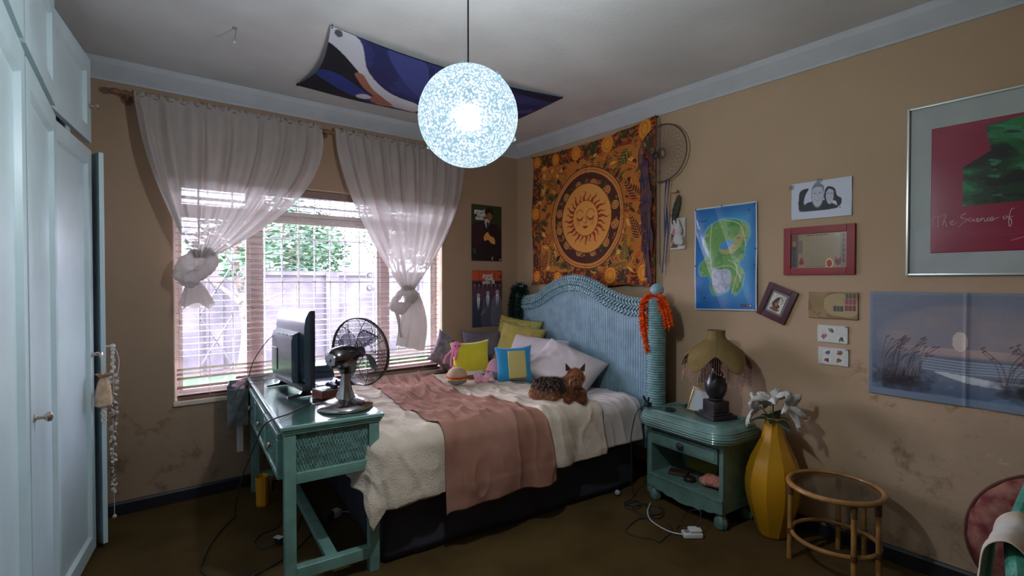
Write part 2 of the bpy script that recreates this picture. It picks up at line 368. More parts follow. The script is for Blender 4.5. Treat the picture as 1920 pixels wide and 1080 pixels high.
# coved cornice (quarter profile)
prof = [(0, 0), (.012, 0), (.020, .012), (.055, .045), (.088, .078), (.1, .098), (.1, .11), (0, .11)]
b = MB(); b.prism([(-p, CZ - .11 + q) for p, q in prof], 'x', LX, 0); o = struct(b.build('trim_1', M['corn'], smooth=False))
b = MB(); b.prism([(-p, CZ - .11 + q) for p, q in prof], 'y', FY, 0); o = struct(b.build('trim_2', M['corn'], smooth=False))
bb = [(0, 0), (.018, 0), (.018, .07), (.010, .082), (0, .082)]
b = MB(); b.prism([(-p, q) for p, q in bb], 'x', LX, 0); struct(b.build('baseboard_back', M['dark'], smooth=False))
b = MB(); b.prism([(-p, q) for p, q in bb], 'y', FY, 0); struct(b.build('baseboard_right', M['dark'], smooth=False))

# ------------------------------------------------------------------ window_1
wn = thing('window_1', None, None, (0, 0, 0)); wn['kind'] = 'structure'
e = .006
b = MB(); b.b2(WX0, WX0 + e, 0.001, T - .02, WZ0, WZ1); b.b2(WX1 - e, WX1, 0.001, T - .02, WZ0, WZ1); b.b2(WX0, WX1, .001, T - .02, WZ1 - e, WZ1)
b.build('reveal', M['reveal'], wn, smooth=False)
b = MB(); b.b2(WX0 - .005, WX1 + .005, -.022, T - .02, WZ0 - .016, WZ0 + .012, .005); b.build('sill', M['reveal'], wn)
def fr(b, x0, x1, z0, z1, w, y0, y1):
    b.b2(x0, x0 + w, y0, y1, z0, z1); b.b2(x1 - w, x1, y0, y1, z0, z1); b.b2(x0 + w, x1 - w, y0, y1, z0, z0 + w); b.b2(x0 + w, x1 - w, y0, y1, z1 - w, z1)
X0, X1, Z0, Z1 = WX0 + e, WX1 - e, WZ0 + .012, WZ1 - e
b = MB(); fr(b, X0, X1, Z0, Z1, .03, .11, .15)
for mx in (-2.36, -1.37): b.b2(mx - .032, mx + .032, .105, .155, Z0 + .03, Z1 - .03)
b.b2(X0 + .03, X1 - .03, .11, .15, 1.905, 1.945)
b.build('frame', M['steel'], wn, smooth=False)
cells = [(X0 + .03, -2.392), (-2.328, -1.402), (-1.338, X1 - .03)]
for (a, c) in cells:
    for (q, s) in ((Z0 + .03, 1.905), (1.945, Z1 - .03)):
        b = MB(); fr(b, a + .002, c - .002, q + .002, s - .002, .022, .118, .142); f = b.build('casement', M['steel'], wn, smooth=False)
        b = MB(); b.b2(a + .024, c - .024, .129, .132, q + .024, s - .024); b.build('pane', M['glass'], f, smooth=False)

# ------------------------------------------------------------------ burglar bars (outside the panes)
t = thing('burglar_bars', 'pale painted steel burglar bars with diamonds and scrolls outside the window', 'window bars', ((WX0 + WX1) / 2, .19, WZ0))
ox, oz = -(WX0 + WX1) / 2, -WZ0
def bar(b, x0, z0, x1, z1, r=.006): b.cyl((x0 + ox, 0, z0 + oz), (x1 + ox, 0, z1 + oz), r, 6)
b = MB(); xs = [-2.82, -2.70, -2.49] + [-2.40 + .1215 * i for i in range(9)] + [-1.31, -1.20, -1.03, -.92]
for x in xs: bar(b, x, Z0, x, Z1)
b.build('upright_bars', M['barp'], t)
b = MB()
for z in (.80, 1.44, 1.77, 1.93, 2.02): bar(b, WX0 + .01, z, WX1 - .01, z, .007)
b.build('cross_bars', M['barp'], t)
for cx, hw in ((-2.597, .104), (-1.115, .085)):
    b = MB()
    zz = [.652, 1.015, 1.378, 1.741, 1.93]
    for a, c in zip(zz, zz[1:]):
        mz = (a + c) / 2
        for s in (-1, 1): bar(b, cx, a, cx + s * hw, mz, .0065); bar(b, cx + s * hw, mz, cx, c, .0065)
    b.build('diamond_bars', M['barp'], t)
b = MB()
for x0 in (-2.2, -1.83, -1.5):
    b = MB()
    bar(b, x0 - .15, 1.985, x0 - .07, 2.05, .005); bar(b, x0 - .15, 1.985, x0 - .07, 1.94, .005); bar(b, x0 + .15, 1.985, x0 + .07, 2.05, .005); bar(b, x0 + .15, 1.985, x0 + .07, 1.94, .005); bar(b, x0 - .07, 2.05, x0 + .07, 2.05, .005); bar(b, x0 - .07, 1.94, x0 + .07, 1.94, .005); b.build('lozenge_bars', M['barp'], t)
for cx in (-2.40, -1.43):
    b = MB()
    for sx in (-1, 1):
        for sz in (-1, 1):
            p = []
            for k in range(22):
                a = k / 21 * 1.55 * 2 * PI; rr = .030 * (1 - .55 * k / 21)
                p.append((cx + ox + sx * (.034 + rr * math.cos(a + PI)), -.004, 1.44 + oz + sz * (.052 + rr * math.sin(a))))
            b.tube(p, .0055, 5)
    b.ball((cx + ox, -.004, 1.44 + oz), (.02, .01, .02), 10, 6); b.box((cx + ox, -.004, 1.44 + oz + .085), (.03, .01, .012)); b.box((cx + ox, -.004, 1.44 + oz - .085), (.03, .01, .012))
    b.build('scroll_ornament', M['barp'], t)

# ------------------------------------------------------------------ garden outside
M['lawn'] = mat('lawn', (.02, .085, .018, 1), .9, col2=(.04, .12, .03, 1), vscale=3, bump=.5, bscale=80)
M['gwall'] = mat('garden_wall_plaster', (.062, .052, .062, 1), .9, var=.35, vscale=2.5, bump=.4, bscale=30)
M['leaf'] = mat('tree_leaves', (.008, .035, .014, 1), .6, col2=(.025, .07, .026, 1), vscale=4)
M['bark'] = mat('bark', (.10, .075, .06, 1), .9, var=.3, vscale=20, bump=.5, bscale=30)
b = MB(); b.b2(-14, 14, .23, 16, -.35, -.15); g = tag(b.build('garden_lawn', M['lawn'], smooth=False), 'bright green lawn outside the window up to the garden wall', 'lawn', kind='structure')
b = MB(); b.b2(-14, 14, 6, 6.2, -.15, 1.55)
for i in range(15): b.b2(-14 + i * 2, -13.75 + i * 2, 5.93, 6, -.15, 1.6)
b.b2(-14, 14, 5.95, 6.25, 1.55, 1.63)
tag(b.build('garden_wall', M['gwall'], smooth=False), 'plastered boundary wall beyond the lawn', 'wall', kind='structure')
def tree(x, y, h, r, n, lab, seed):
    rnd = random.Random(seed); t = thing('garden_tree', lab, 'tree', (x, y, -.15))
    b = MB(); tr = spline([(0, 0, 0), (.1, .05, h * .3), (-.05, .1, h * .6), (.05, 0, h * .9)], 4); b.tube(tr, [.11 * (1 - .7 * i / (len(tr) - 1)) for i in range(len(tr))], 8)
    for k in range(7):
        a = k * 2.4; z = h * (.35 + .07 * k); b.tube(spline([(0, 0, z), (r * .4 * math.cos(a), r * .4 * math.sin(a), z + r * .3), (r * .85 * math.cos(a), r * .85 * math.sin(a), z + r * .5)], 4), [.045, .042, .038, .034, .03, .026, .022, .018, .014], 6)
    b.build('trunk', M['bark'], t)
    b = MB()
    for i in range(n):
        u = rnd.gauss(0, 1), rnd.gauss(0, 1), rnd.gauss(0, 1); L = math.sqrt(sum(q * q for q in u)); rr = r * rnd.uniform(.45, 1)
        c = Vector((u[0] / L * rr, u[1] / L * rr, h * .72 + u[2] / L * rr * .75)); d = Vector((rnd.gauss(0, 1), rnd.gauss(0, 1), rnd.gauss(0, 1))).normalized(); a, q = frame_of(d); s = rnd.uniform(.05, .10)
        b.add([c - a * s, c + q * s * .45, c + a * s, c - q * s * .45], [(0, 1, 2, 3)])
    b.build('foliage', M['leaf'], t, smooth=False, fix=False)
tree(-.2, 8.3, 3.6, 1.25, 2600, 'leafy green tree standing behind the garden wall on the curtain-knot side', 3)
tree(1.6, 12.2, 3.4, 1.2, 2600, 'bushy green tree behind the garden wall near the window centre', 4)
tree(3.9, 8.0, 3.9, 1.4, 2600, 'darker leafy tree behind the garden wall nearest the corner of the room', 5)
tree(5.6, 14.2, 5.2, 2.0, 4200, 'tall broad tree far beyond the garden wall, tallest of all', 7)
tree(8.4, 12.5, 4.6, 2.1, 3600, 'wide tree far beyond the garden wall, nearest the right reveal', 8)
tree(-1.7, 4.6, 3.0, .75, 500, 'slim sparse young tree growing on the lawn before the garden wall', 6)

# ------------------------------------------------------------------ venetian blind
t = thing('venetian_blind', 'brown wooden venetian blind hanging open across the whole window', 'blind', ((WX0 + WX1) / 2, .045, WZ0))
L0 = WX0 + .02 + ox; L1 = WX1 - .02 + ox
def slat(b, z, ang, x0=L0, x1=L1, dz=0):
    n = 2; w = .021; c, s = math.cos(ang), math.sin(ang)
    P = []
    for x, zz in ((x0, z), (x1, z + dz)):
        for (yy, th) in ((-w, 0), (-w, .0018), (w, .0018), (w, 0)): P.append((x, yy * c - th * s, zz + yy * s + th * c))
    b.add(P, [(0, 1, 2, 3), (4, 7, 6, 5), (0, 4, 5, 1), (1, 5, 6, 2), (2, 6, 7, 3), (3, 7, 4, 0)])
b = MB(); z = 2.05 - WZ0; rn = random.Random(2)
while z > .26: slat(b, z, R(rn.uniform(-4, 4)), dz=rn.uniform(-.003, .003)); z -= .041
b.build('slats', M['slat'], t, smooth=False)
b = MB(); xs_ = -2.62 + ox; z = .235
for k in range(7): slat(b, .03 + k * .030, R(-38 + 2 * k), x0=xs_ + .12 if k in (1, 3) else L0, dz=.01 + rn.uniform(-.002, .004))
b.build('bunched_slats', M['slat'], t, smooth=False)
b = MB(); b.b2(L0, L1, -.028, .028, 2.075 - WZ0, 2.125 - WZ0, .004); b.build('headrail', M['slat'], t)
b = MB(); b.b2(L0, L1, -.026, .026, .016, .032, .003); b.build('bottom_rail', M['slat'], t)
M['cordw'] = mat('white_cord', (.7, .62, .6, 1), .8)
for x in (-2.66, -2.08, -1.62, -1.05):
    b = MB(); b.cyl((x + ox, -.029, .03), (x + ox, -.029, 2.08 - WZ0), .0016, 5); b.cyl((x + ox, .029, .03), (x + ox, .029, 2.08 - WZ0), .0016, 5); b.build('ladder_cord', M['cordw'], t)
b = MB(); b.cyl((-2.83 + ox, -.034, .55), (-2.83 + ox, -.034, 2.08 - WZ0), .002, 5); b.lathe([(.002, 0), (.006, .01), (.006, .03), (.002, .035)], 8, (-2.83 + ox, -.034, .515)); b.build('pull_cord', M['cordw'], t)

# ------------------------------------------------------------------ curtains
M['rod'] = mat('wooden_curtain_rod', (.22, .10, .05, 1), .45, var=.2, vscale=30)
M['curt'] = cloth('cream_curtain_cloth', (.70, .64, .61, 1), .45, trans=.03)
t = thing('curtain_rod', 'dark wooden curtain rod above the window under the cornice', 'curtain rod', (-1.9, -.105, 2.565))
b = MB(); b.cyl((-1.25, 0, .012), (1.25, 0, -.012), .014, 12); b.build('pole', M['rod'], t)
for x, z in ((-1.25, .012), (1.25, -.012)):
    b = MB(); b.ball((x, 0, z), (.03, .02, .02), 12, 8); b.build('finial', M['rod'], t)
for x in (-1.19, 0.0, 1.19):
    b = MB(); b.cyl((x, -.0, 0), (x, .105, 0), .009, 8); b.cyl((x, .095, 0), (x, .104, 0), .03, 12); b.build('bracket', M['rod'], t)
def curtain(lab, tx0, tx1, tz, kx, kz, pl, pr, nf, seed, knot, tail):
    kx0 = kx; t = thing('curtain', lab, 'curtain', (kx, -.105, kz)); rnd = random.Random(seed); ph = [rnd.uniform(0, 6) for _ in range(6)]
    def fn(u, v):
        p = pl + (pr - pl) * u; xt = tx0 + (tx1 - tx0) * u; kk = kx + (u - .5) * .09; g = 1 - v ** p
        # bunch pleats unevenly
        x = kk + (xt - kk) * g + .012 * math.sin(nf * 2 * PI * u + ph[0]) * (1 - v) * min(1, v * 8)
        z = tz(u) + (kz - tz(u)) * v
        s = .5 + .5 * math.sin(2.1 * PI * u * nf + ph[0] + 1.4 * math.sin(7 * u + ph[1]) + .8 * v)
        s2 = math.sin(2 * PI * u * nf * 2.3 + ph[2] + 1.5 * math.sin(9 * u))
        am = (.011 + .046 * min(1, v * 2.2)) * (1 - .45 * v)
        y = -am * (s ** .7) * 1.3 - .010 * s2 * (.5 + .5 * (1 - v)) - .02 - .05 * v
        if v < .03: y = y * .5 - .012
        z += .006 * math.sin(u * nf * 14 + ph[3]) * (1 - v) ** 6
        return (x - kx, y, z - kz)
    b = MB(); b.grid(260, 70, fn); o = b.build('cloth', M['curt'], t, fix=False, angle=180)
    # gathered heading ruffle over the rod
    def hd(u, v):
        x = tx0 + (tx1 - tx0) * u; r = .022 + .006 * math.sin(u * nf * 20 + ph[4]) + .003 * math.sin(u * nf * 47)
        if v < .25: k = v / .25; return (x - kx, .02 - .0 * k, tz(u) - .02 + .04 * k - kz)
        a = PI * (v - .25) / .75 * 1.0
        return (x - kx + .003 * math.sin(u * 300), r * math.cos(a), tz(u) + r * .9 * math.sin(a) + (.012 + .006 * math.sin(u * nf * 31)) * math.sin(a) - kz)
    b = MB(); b.grid(300, 14, hd); b.build('heading', M['curt'], t, fix=False, angle=180)
    knot(t); tail(t)
def lump(bm_parts, name, t, amp=.010, sc=22):
    o = blob(name, bm_parts, M['curt'], t, .0055, 3)
    for v in o.data.vertices:
        c = v.co; n = noise.noise(c * sc) + .5 * noise.noise(c * sc * 2.1); w = math.sin(noise.noise(c * 7) * 9 + c.z * 50 + c.x * 70)
        v.co += v.normal * (n * amp + w * amp * .35)
    return o
def knot1(t):
    P = spline([(.03, -.06, .03), (.05, -.09, -.03), (.0, -.12, -.09), (-.07, -.10, -.13), (-.11, -.06, -.10), (-.09, -.03, -.03), (-.03, -.05, .02)], 5)
    parts = [('c', P[i], P[i + 1], .042, .042) for i in range(len(P) - 1)] + [((-.02, -.06, -.07), (.082, .05, .058))] + [((.03, -.05, -.04), (.06, .045, .06)), ((-.05, -.05, -.06), (.06, .045, .07)), ((-.07, -.07, -.16), (.055, .04, .03)), ((.045, -.055, .0), (.05, .05, .05))]
    lump(parts, 'knot', t)
def tail1(t):
    def fn(u, v):
        a = u * 2 * PI; r = .028 + .055 * v ** .7 * (1 + .28 * math.sin(3 * a + 1) + .12 * math.sin(7 * a))
        return (-.045 + r * math.cos(a) * 1.05 + .01 * v, -.06 + r * math.sin(a) * .6, -.15 - .155 * v + .02 * math.sin(3 * a) * v)
    b = MB(); b.grid(64, 16, fn, True); b.build('tail', M['curt'], t, fix=False, angle=180)
def knot2(t):
    P = spline([(.02, -.06, .03), (-.04, -.09, .0), (-.10, -.09, -.06), (-.12, -.06, -.13), (-.06, -.10, -.16), (-.01, -.10, -.10), (.01, -.08, -.02)], 5)
    parts = [('c', P[i], P[i + 1], .03, .03) for i in range(len(P) - 1)] + [((-.06, -.08, -.13), (.05, .04, .04)), ((.01, -.06, -.02), (.05, .045, .06)), ((.055, -.055, -.05), (.045, .045, .07))]
    lump(parts, 'knot', t, .008)
def tail2(t):
    def fn(u, v):
        a = u * 2 * PI; w = .055 + .065 * math.sin(min(1, v * 1.35) * PI / 2) - .01 * v; r = w * (1 + .12 * math.sin(4 * a + 2 * v) + .08 * math.sin(9 * a))
        cx = .055 + .02 * math.sin(v * 3) - .02 * v
        return (cx + r * math.cos(a), -.055 + r * math.sin(a) * .36, -.02 - .46 * v - .03 * math.cos(a) * v)
    b = MB(); b.grid(90, 30, fn, True); b.build('tail', M['curt'], t, fix=False, angle=180)
    def f2(u, v):
        x = -.13 + .012 * math.sin(v * 5) + u * .05 + .04 * v * v + .005 * math.sin(u * 18); return (x + .06 * v * (1 - u), -.05 - .012 * math.sin(u * 9) - .01 * v, -.12 - .26 * v)
    b = MB(); b.grid(30, 20, f2); b.build('loose_end', M['curt'], t, fix=False, angle=180, thick=.002)
curtain('cream curtain nearer the wardrobe, gathered into a thick knot with short tail', -3.06, -1.95, lambda u: 2.568 + .006 * u, -2.72, 1.595, 1.7, 2.3, 7, 1, knot1, tail1)
curtain('cream curtain nearer the corner, tied in a small knot with long hanging tail', -1.85, -.715, lambda u: 2.572 - .012 * u, -1.29, 1.37, 1.7, 1.9, 7.5, 2, knot2, tail2)
# ================================================================== wardrobe
M['ward'] = mat('wardrobe_paint', (.62, .77, .82, 1), .38, var=.06, vscale=3, bump=.05, bscale=120, coat=.15)
M['dkin'] = mat('wardrobe_interior', (.05, .045, .05, 1), .9)
M['brass'] = mat('aged_knob_metal', (.55, .42, .36, 1), .3, metal=.8)
wx, wy = -3.352, -2.56
t = thing('wardrobe', 'pale blue-white built-in wardrobe with panelled doors and top cupboards', 'wardrobe', (wx, wy, 0))
D = -.60; LY = 2.535
b = MB(); b.b2(D, -.0215, 0, .02, 0, 2.64); b.b2(D, -.0215, LY - .02, LY, 0, 2.64); b.b2(D, D + .012, .02, LY - .02, 0, 2.64)
b.b2(D, -.0215, 0, LY, 2.62, 2.64); b.b2(D, -.0215, .02, LY - .02, 2.145, 2.165); b.b2(D, -.03, .02, LY - .02, 0, .03)
for yy in (.74, 1.46, 2.09): b.b2(D, -.03, yy - .009, yy + .009, .03, 2.62)
b.build('carcass', M['ward'], t, smooth=False)
def door(name, y0, w, z0, z1, ang, far=False, knob=None):
    e = bpy.data.objects.new(name, None)
    b = MB(); s = -1 if far else 1
    ya, yb = (0, w) if not far else (-w, 0)
    th = .022; st = .072
    def bx(x0, x1, p, q, r, u, bev=0): b.b2(x0, x1, min(p, q), max(p, q), r, u, bev)
    bx(-th, 0, ya, ya + st, z0, z1, .002); bx(-th, 0, yb - st, yb, z0, z1, .002); bx(-th, 0, ya + st, yb - st, z0, z0 + st * 1.1, .002); bx(-th, 0, ya + st, yb - st, z1 - st * 1.1, z1, .002)
    bx(-th + .001, -.016, ya + st, yb - st, z0 + st, z1 - st)
    # moulding: sloped strips
    a0, a1, c0, c1 = ya + st, yb - st, z0 + st * 1.1, z1 - st * 1.1; m_ = .011
    V = [(-.001, a0, c0), (-.001, a1, c0), (-.001, a1, c1), (-.001, a0, c1), (-.017, a0 + m_, c0 + m_), (-.017, a1 - m_, c0 + m_), (-.017, a1 - m_, c1 - m_), (-.017, a0 + m_, c1 - m_)]
    b.add(V, [(0, 1, 5, 4), (1, 2, 6, 5), (2, 3, 7, 6), (3, 0, 4, 7)])
    d = b.build(name, M['ward'], t, smooth=False); d.location = (0, y0, 0); d.rotation_euler = (0, 0, R(-ang) if not far else R(ang))
    if knob:
        k = MB(); Mx = Matrix(((0, 0, 1), (0, 1, 0), (-1, 0, 0)))
        k.lathe([(.013, 0), (.013, .004), (.006, .006), (.0055, .022), (.011, .027), (.0155, .033), (.014, .041), (.007, .045)], 16, (0, knob[0], knob[1]), Mx); k.build('knob', M['brass'], d)
    return d
door('door', .03, .70, .03, 2.135, 0, knob=None)
door('door', .765, .69, .03, 2.135, 1.2, knob=(.045, 1.015))
d3 = door('door', 1.470, .635, .03, 2.135, 9.5, knob=(.60, 1.06))
d4 = door('door', 2.515, .43, .03, 2.135, 21, far=True)
door('top_door', .03, .70, 2.175, 2.61, 0)
door('top_door', .765, .69, 2.175, 2.61, 1.2, knob=(.05, 2.40))
door('top_door', 1.470, .635, 2.175, 2.61, 9.5, knob=(.60, 2.36))
door('top_door', 2.108, .40, 2.175, 2.61, 0)
def wpt(y0, ang, yy, x=0): # point on a hinged door, world
    a = R(ang); return Vector((wx + math.sin(a) * yy + math.cos(a) * x, wy + y0 + math.cos(a) * yy - math.sin(a) * x, 0))
# little organza bag with tassel hanging on the third door's knob
M['bagc'] = mat('peach_gauze_bag', (.62, .42, .27, 1), .8, var=.2, vscale=40, bump=.3, bscale=150)
M['bagtop'] = mat('rust_gathered_ribbon', (.50, .26, .17, 1), .8, var=.2, vscale=60)
M['shellw'] = mat('white_shell', (.68, .64, .58, 1), .45, var=.15, vscale=50)
M['shelld'] = mat('brown_shell', (.20, .14, .11, 1), .5, var=.3, vscale=50)
p = wpt(1.47, 9.5, .60, .055)
t = thing('hanging_gift_bag', 'small peach drawstring bag hanging from the white wardrobe door knob', 'bag', (p.x - .022, p.y - .02, 1.06))
b = MB(); b.tube(spline([(-.03, 0, .006), (-.012, 0, .014), (0, 0, .004), (.008, 0, -.04), (.01, 0, -.11)], 5), .0025, 6); b.tube(spline([(-.03, 0, .006), (-.012, .008, .014), (0, .01, .0), (.012, .006, -.05), (.012, 0, -.11)], 5), .0025, 6); b.build('string', M['cordw'], t)
b = MB(); b.lathe([(.034, .02), (.026, .012), (.012, .0), (.012, -.004), (.018, -.012)], 22, (.012, 0, -.12), rf=lambda a, z: 1 + .12 * math.sin(9 * a), capb=False, capt=False); b.build('ruffle', M['bagtop'], t)
b = MB(); b.lathe([(.013, 0), (.024, -.02), (.032, -.06), (.038, -.11), (.037, -.14), (.02, -.152)], 22, (.012, 0, -.125), rf=lambda a, z: 1 + .05 * math.sin(6 * a + z * 60)); b.build('pouch', M['bagc'], t)
b = MB()
for k in range(16):
    a = k * 2.4; b.ball((.012 + .009 * math.cos(a), .009 * math.sin(a), -.29 - .0045 * k), .006, 7, 5)
b.cyl((.012, 0, -.27), (.012, 0, -.36), .002, 5); b.build('shell_tassel', M['shellw'], t)
# shell garland hanging on the fourth door (outer face)
a = R(21); q = Vector((wx + math.sin(a) * .39 + .03, wy + 2.515 - math.cos(a) * .39 + .012, 0))
t = thing('shell_garland', 'long hanging garland of white and brown shells beside the open wardrobe door', 'garland', (q.x + .012, q.y, 1.09))
b = MB(); b.cyl((-.03, 0, 0), (.0, 0, 0), .005, 8); b.ball((.0, 0, 0), .013, 10, 8); b.build('hook', M['shellw'], t)
b = MB(); b.tube(spline([(0, 0, 0), (.004, 0, -.1), (-.002, 0, -.5), (0, 0, -.94)], 6), .0018, 5); b.tube(spline([(0, 0, 0), (.022, .01, -.05), (.026, .01, -.12), (.006, 0, -.2)], 6), .0018, 5); b.build('string', M['cordw'], t)
rn = random.Random(11)
for nm, mm, cnt in (('white_shell', 'shellw', 54), ('brown_shell', 'shelld', 30)):
    for i in range(cnt):
        z = -.16 - .66 * rn.random() ** .9; s = rn.uniform(.007, .013) * (1.15 - .5 * (-z)); an = rn.uniform(0, 6)
        w_ = .018 * (1.1 + z)
        b = MB(); b.ball((0, 0, 0), (s, s * .6, s * 1.25), 8, 6, Euler((rn.uniform(-1, 1), rn.uniform(-1, 1), an)).to_matrix()); o = b.build(nm, M[mm], t); o.location = (w_ * math.cos(an) * 1.1, w_ * math.sin(an), z)
    if mm == 'shellw':
        b = MB()
        for k in range(7): b.ball((.006 * math.sin(k * 3), 0, -.02 - .02 * k), (.009, .008, .012), 8, 6)
        b.build('bead_string', M[mm], t); b = MB(); b.ball((0, 0, -.945), .011, 8, 6); b.build('end_bead', M[mm], t)

# ================================================================== desk
M['teal'] = mat('teal_desk_paint', (.165, .31, .265, 1), .35, var=.16, vscale=9, bump=.12, bscale=60, coat=.25)
M['tealw'] = mat('teal_wicker_paint', (.15, .27, .24, 1), .5, var=.3, vscale=40, bump=.3, bscale=200)
M['tglass'] = glassy('desk_glass_top', (.90, .97, .95, 1), .30, .10)
da = R(-4.8)
t = thing('desk', 'teal painted wicker desk with glass top between bed and window wall', 'desk', (-2.577, -1.53, 0), da)
DW, DL = .478, 1.455
b = MB(); b.b2(0, DW, 0, DL, .772, .79, .005); b.b2(.008, DW - .008, .008, DL - .008, .760, .772, .003); b.b2(.014, DW - .014, .014, DL - .014, .748, .760, .003); b.build('top', M['teal'], t)
b = MB(); b.b2(.012, DW - .012, .012, DL - .012, .7905, .797, .002); b.build('glass_sheet', M['tglass'], t, smooth=False)
for (lx, ly) in ((.02, .02), (DW - .07, .02), (.02, DL - .07), (DW - .07, DL - .07)):
    b = MB(); b.b2(lx, lx + .05, ly, ly + .05, 0, .748, .003); b.build('leg', M['teal'], t)
for ly in (.022, DL - .068):
    b = MB(); b.b2(.07, DW - .07, ly, ly + .045, .515, .565, .003); b.build('lower_rail', M['teal'], t)
    b = MB(); b.b2(.07, DW - .07, ly, ly + .045, .07, .125, .003); b.build('stretcher', M['teal'], t)
def wicker(b, x0, x1, z0, z1, y, n, ax='x', r=.0035):
    for i in range(n):
        x = x0 + (x1 - x0) * (i + .5) / n
        P = [((x + .002 * math.sin(k * 2.2 + i * PI), y + .003 * math.sin(k * 2.2 + i * PI), z0 + (z1 - z0) * k / 14)) for k in range(15)]
        if ax == 'y': P = [(py, px, pz) for px, py, pz in P]
        b.tube(P, r, 4)
for ly in (.04, DL - .05):
    b = MB(); b.b2(.07, DW - .07, ly, ly + .012, .565, .748); wicker(b, .072, DW - .072, .565, .748, ly - .001, 46); b.build('wicker_end_panel', M['tealw'], t)
b = MB(); b.b2(DW / 2 - .028, DW / 2 + .028, .067, DL - .068, .085, .118, .006); b.build('centre_stretcher', M['teal'], t)
# drawers along the open (left) face
b = MB(); b.b2(.028, .045, .07, DL - .07, .515, .748); b.b2(DW - .045, DW - .028, .07, DL - .07, .515, .748); b.b2(.045, DW - .045, .07, DL - .07, .515, .525); b.build('drawer_case', M['teal'], t, smooth=False)
for k in range(3):
    y0 = .08 + k * .435; y1 = y0 + .425
    b = MB(); x = -.002
    b.b2(x, .027, y0, y1, .53, .555, .004); b.b2(x, .027, y0, y1, .715, .742, .004); b.b2(x, .027, y0, y0 + .03, .555, .715, .004); b.b2(x, .027, y1 - .03, y1, .555, .715, .004); b.b2(.012, .027, y0 + .03, y1 - .03, .555, .715)
    dr = b.build('drawer', M['teal'], t)
    b = MB(); wicker(b, y0 + .032, y1 - .032, .557, .713, .010, 34, 'y'); b.build('wicker_panel', M['tealw'], dr)
    b = MB(); b.lathe([(.006, 0), (.006, .012), (.014, .018), (.013, .026), (.004, .03)], 12, (.010, (y0 + y1) / 2, .635), Matrix(((0, 0, -1), (0, 1, 0), (1, 0, 0)))); b.build('knob', M['brass'], dr)

# ------------------------------------------------------------------ television
M['blk'] = mat('black_plastic', (.012, .014, .02, 1), .28, coat=.2)
M['blkm'] = mat('matt_black_plastic', (.02, .022, .028, 1), .5)
M['tvback'] = mat('blue_black_glossy_plastic', (.03, .045, .065, 1), .36, coat=.15)
M['port'] = mat('port_label_grey', (.25, .27, .3, 1), .4)
t = thing('television', 'black flat television seen from behind, standing on the teal desk', 'television', (-2.325, -.765, .797), R(3))
# local: y along the width, +x towards the bed (screen side)
TW, TZ0, TZ1 = .262, .045, .485
b = MB(); b.b2(.012, .04, -TW, TW, TZ0, TZ1, .006); b.build('screen_panel', M['blk'], t)
b = MB(); b.prism([(.012, TZ0 + .004), (-.012, TZ0 + .02), (-.02, TZ0 + .09), (-.02, TZ1 - .10), (-.012, TZ1 - .045), (.004, TZ1 - .012), (.012, TZ1 - .004)], 'y', -TW + .006, TW - .006); b.build('back_shell', M['tvback'], t, angle=50)
b = MB(); b.prism([(-.0205, .07), (-.055, .075), (-.062, .10), (-.062, .31), (-.054, .345), (-.0205, .36)], 'y', -.17, .20); hb = b.build('rear_housing', M['tvback'], t, angle=30)
b = MB()
for k in range(4): b.box((-.058, -.13 + k * .07, .338), (.003, .05, .012), (0, R(-30), 0))
b.build('vent', M['blk'], hb, smooth=False)
b = MB(); b.b2(-.066, -.0625, .09, .19, .12, .25, .001); b.build('port_panel', M['blk'], hb)
b = MB(); b.b2(-.03, .036, -TW + .002, TW - .002, TZ0 - .012, TZ0 + .03, .012); b.build('lower_bezel', M['blkm'], t)
for yy in (-.20, .20):
    b = MB(); b.prism([(-.095, 0), (-.095, .008), (-.03, .014), (-.008, .04), (.022, .04), (.03, .014), (.085, .008), (.085, 0)], 'y', yy - .014, yy + .014); b.build('foot', M['blk'], t, angle=30)

# ------------------------------------------------------------------ chrome fan
M['chrome'] = mat('tarnished_chrome', (.50, .47, .48, 1), .16, metal=1, var=.15, vscale=9)
M['chromed'] = mat('dark_chrome', (.16, .15, .155, 1), .22, metal=1, var=.2, vscale=8)
fx, fy, fz = -2.222, -1.36, .797
t = thing('desk_fan', 'chrome desk fan with round wire guard on the near end of the desk', 'fan', (fx, fy, fz))
b = MB(); b.lathe([(.135, 0), (.138, .006), (.136, .012), (.12, .026), (.09, .038), (.06, .046), (.05, .05)], 40, rf=lambda a, z: 1 + .03 * math.cos(2 * a - .6)); b.build('base', M['chrome'], t)
b = MB(); b.lathe([(.052, .046), (.047, .06), (.036, .085), (.027, .12), (.022, .16), (.021, .175)], 28); b.build('neck', M['chrome'], t)
b = MB(); b.lathe([(.025, .175), (.026, .18), (.024, .215), (.03, .225), (.03, .235)], 24); b.build('collar', M['chromed'], t)
ax = R(30); Ux = Vector((math.cos(ax), math.sin(ax), .06)).normalized(); Us, Ut = frame_of(Ux)
Mf = Matrix((Us, Ut, Ux)).transposed()
hc = Vector((-.028, -.016, .262))
b = MB(); b.lathe([(.010, -.075), (.030, -.074), (.045, -.062), (.056, -.035), (.059, 0), (.058, .04), (.052, .075), (.04, .095), (.034, .10)], 32, hc, Mf); mo = b.build('motor_housing', M['chromed'], t)
b = MB(); b.lathe([(.018, -.080), (.03, -.077), (.033, -.072), (.018, -.070)], 24, hc, Mf); b.lathe([(.006, -.087), (.010, -.083), (.010, -.078)], 12, hc, Mf); b.build('rear_cap', M['chrome'], mo)
b = MB()
for k in range(18):
    a = k * PI / 9; p0 = Us * math.cos(a) * .034 + Ut * math.sin(a) * .034 + Ux * -.0745; p1 = Us * math.cos(a) * .044 + Ut * math.sin(a) * .044 + Ux * -.066; b.cyl(hc + p0, hc + p1, .002, 4)
b.build('vent_slots', M['blk'], mo)
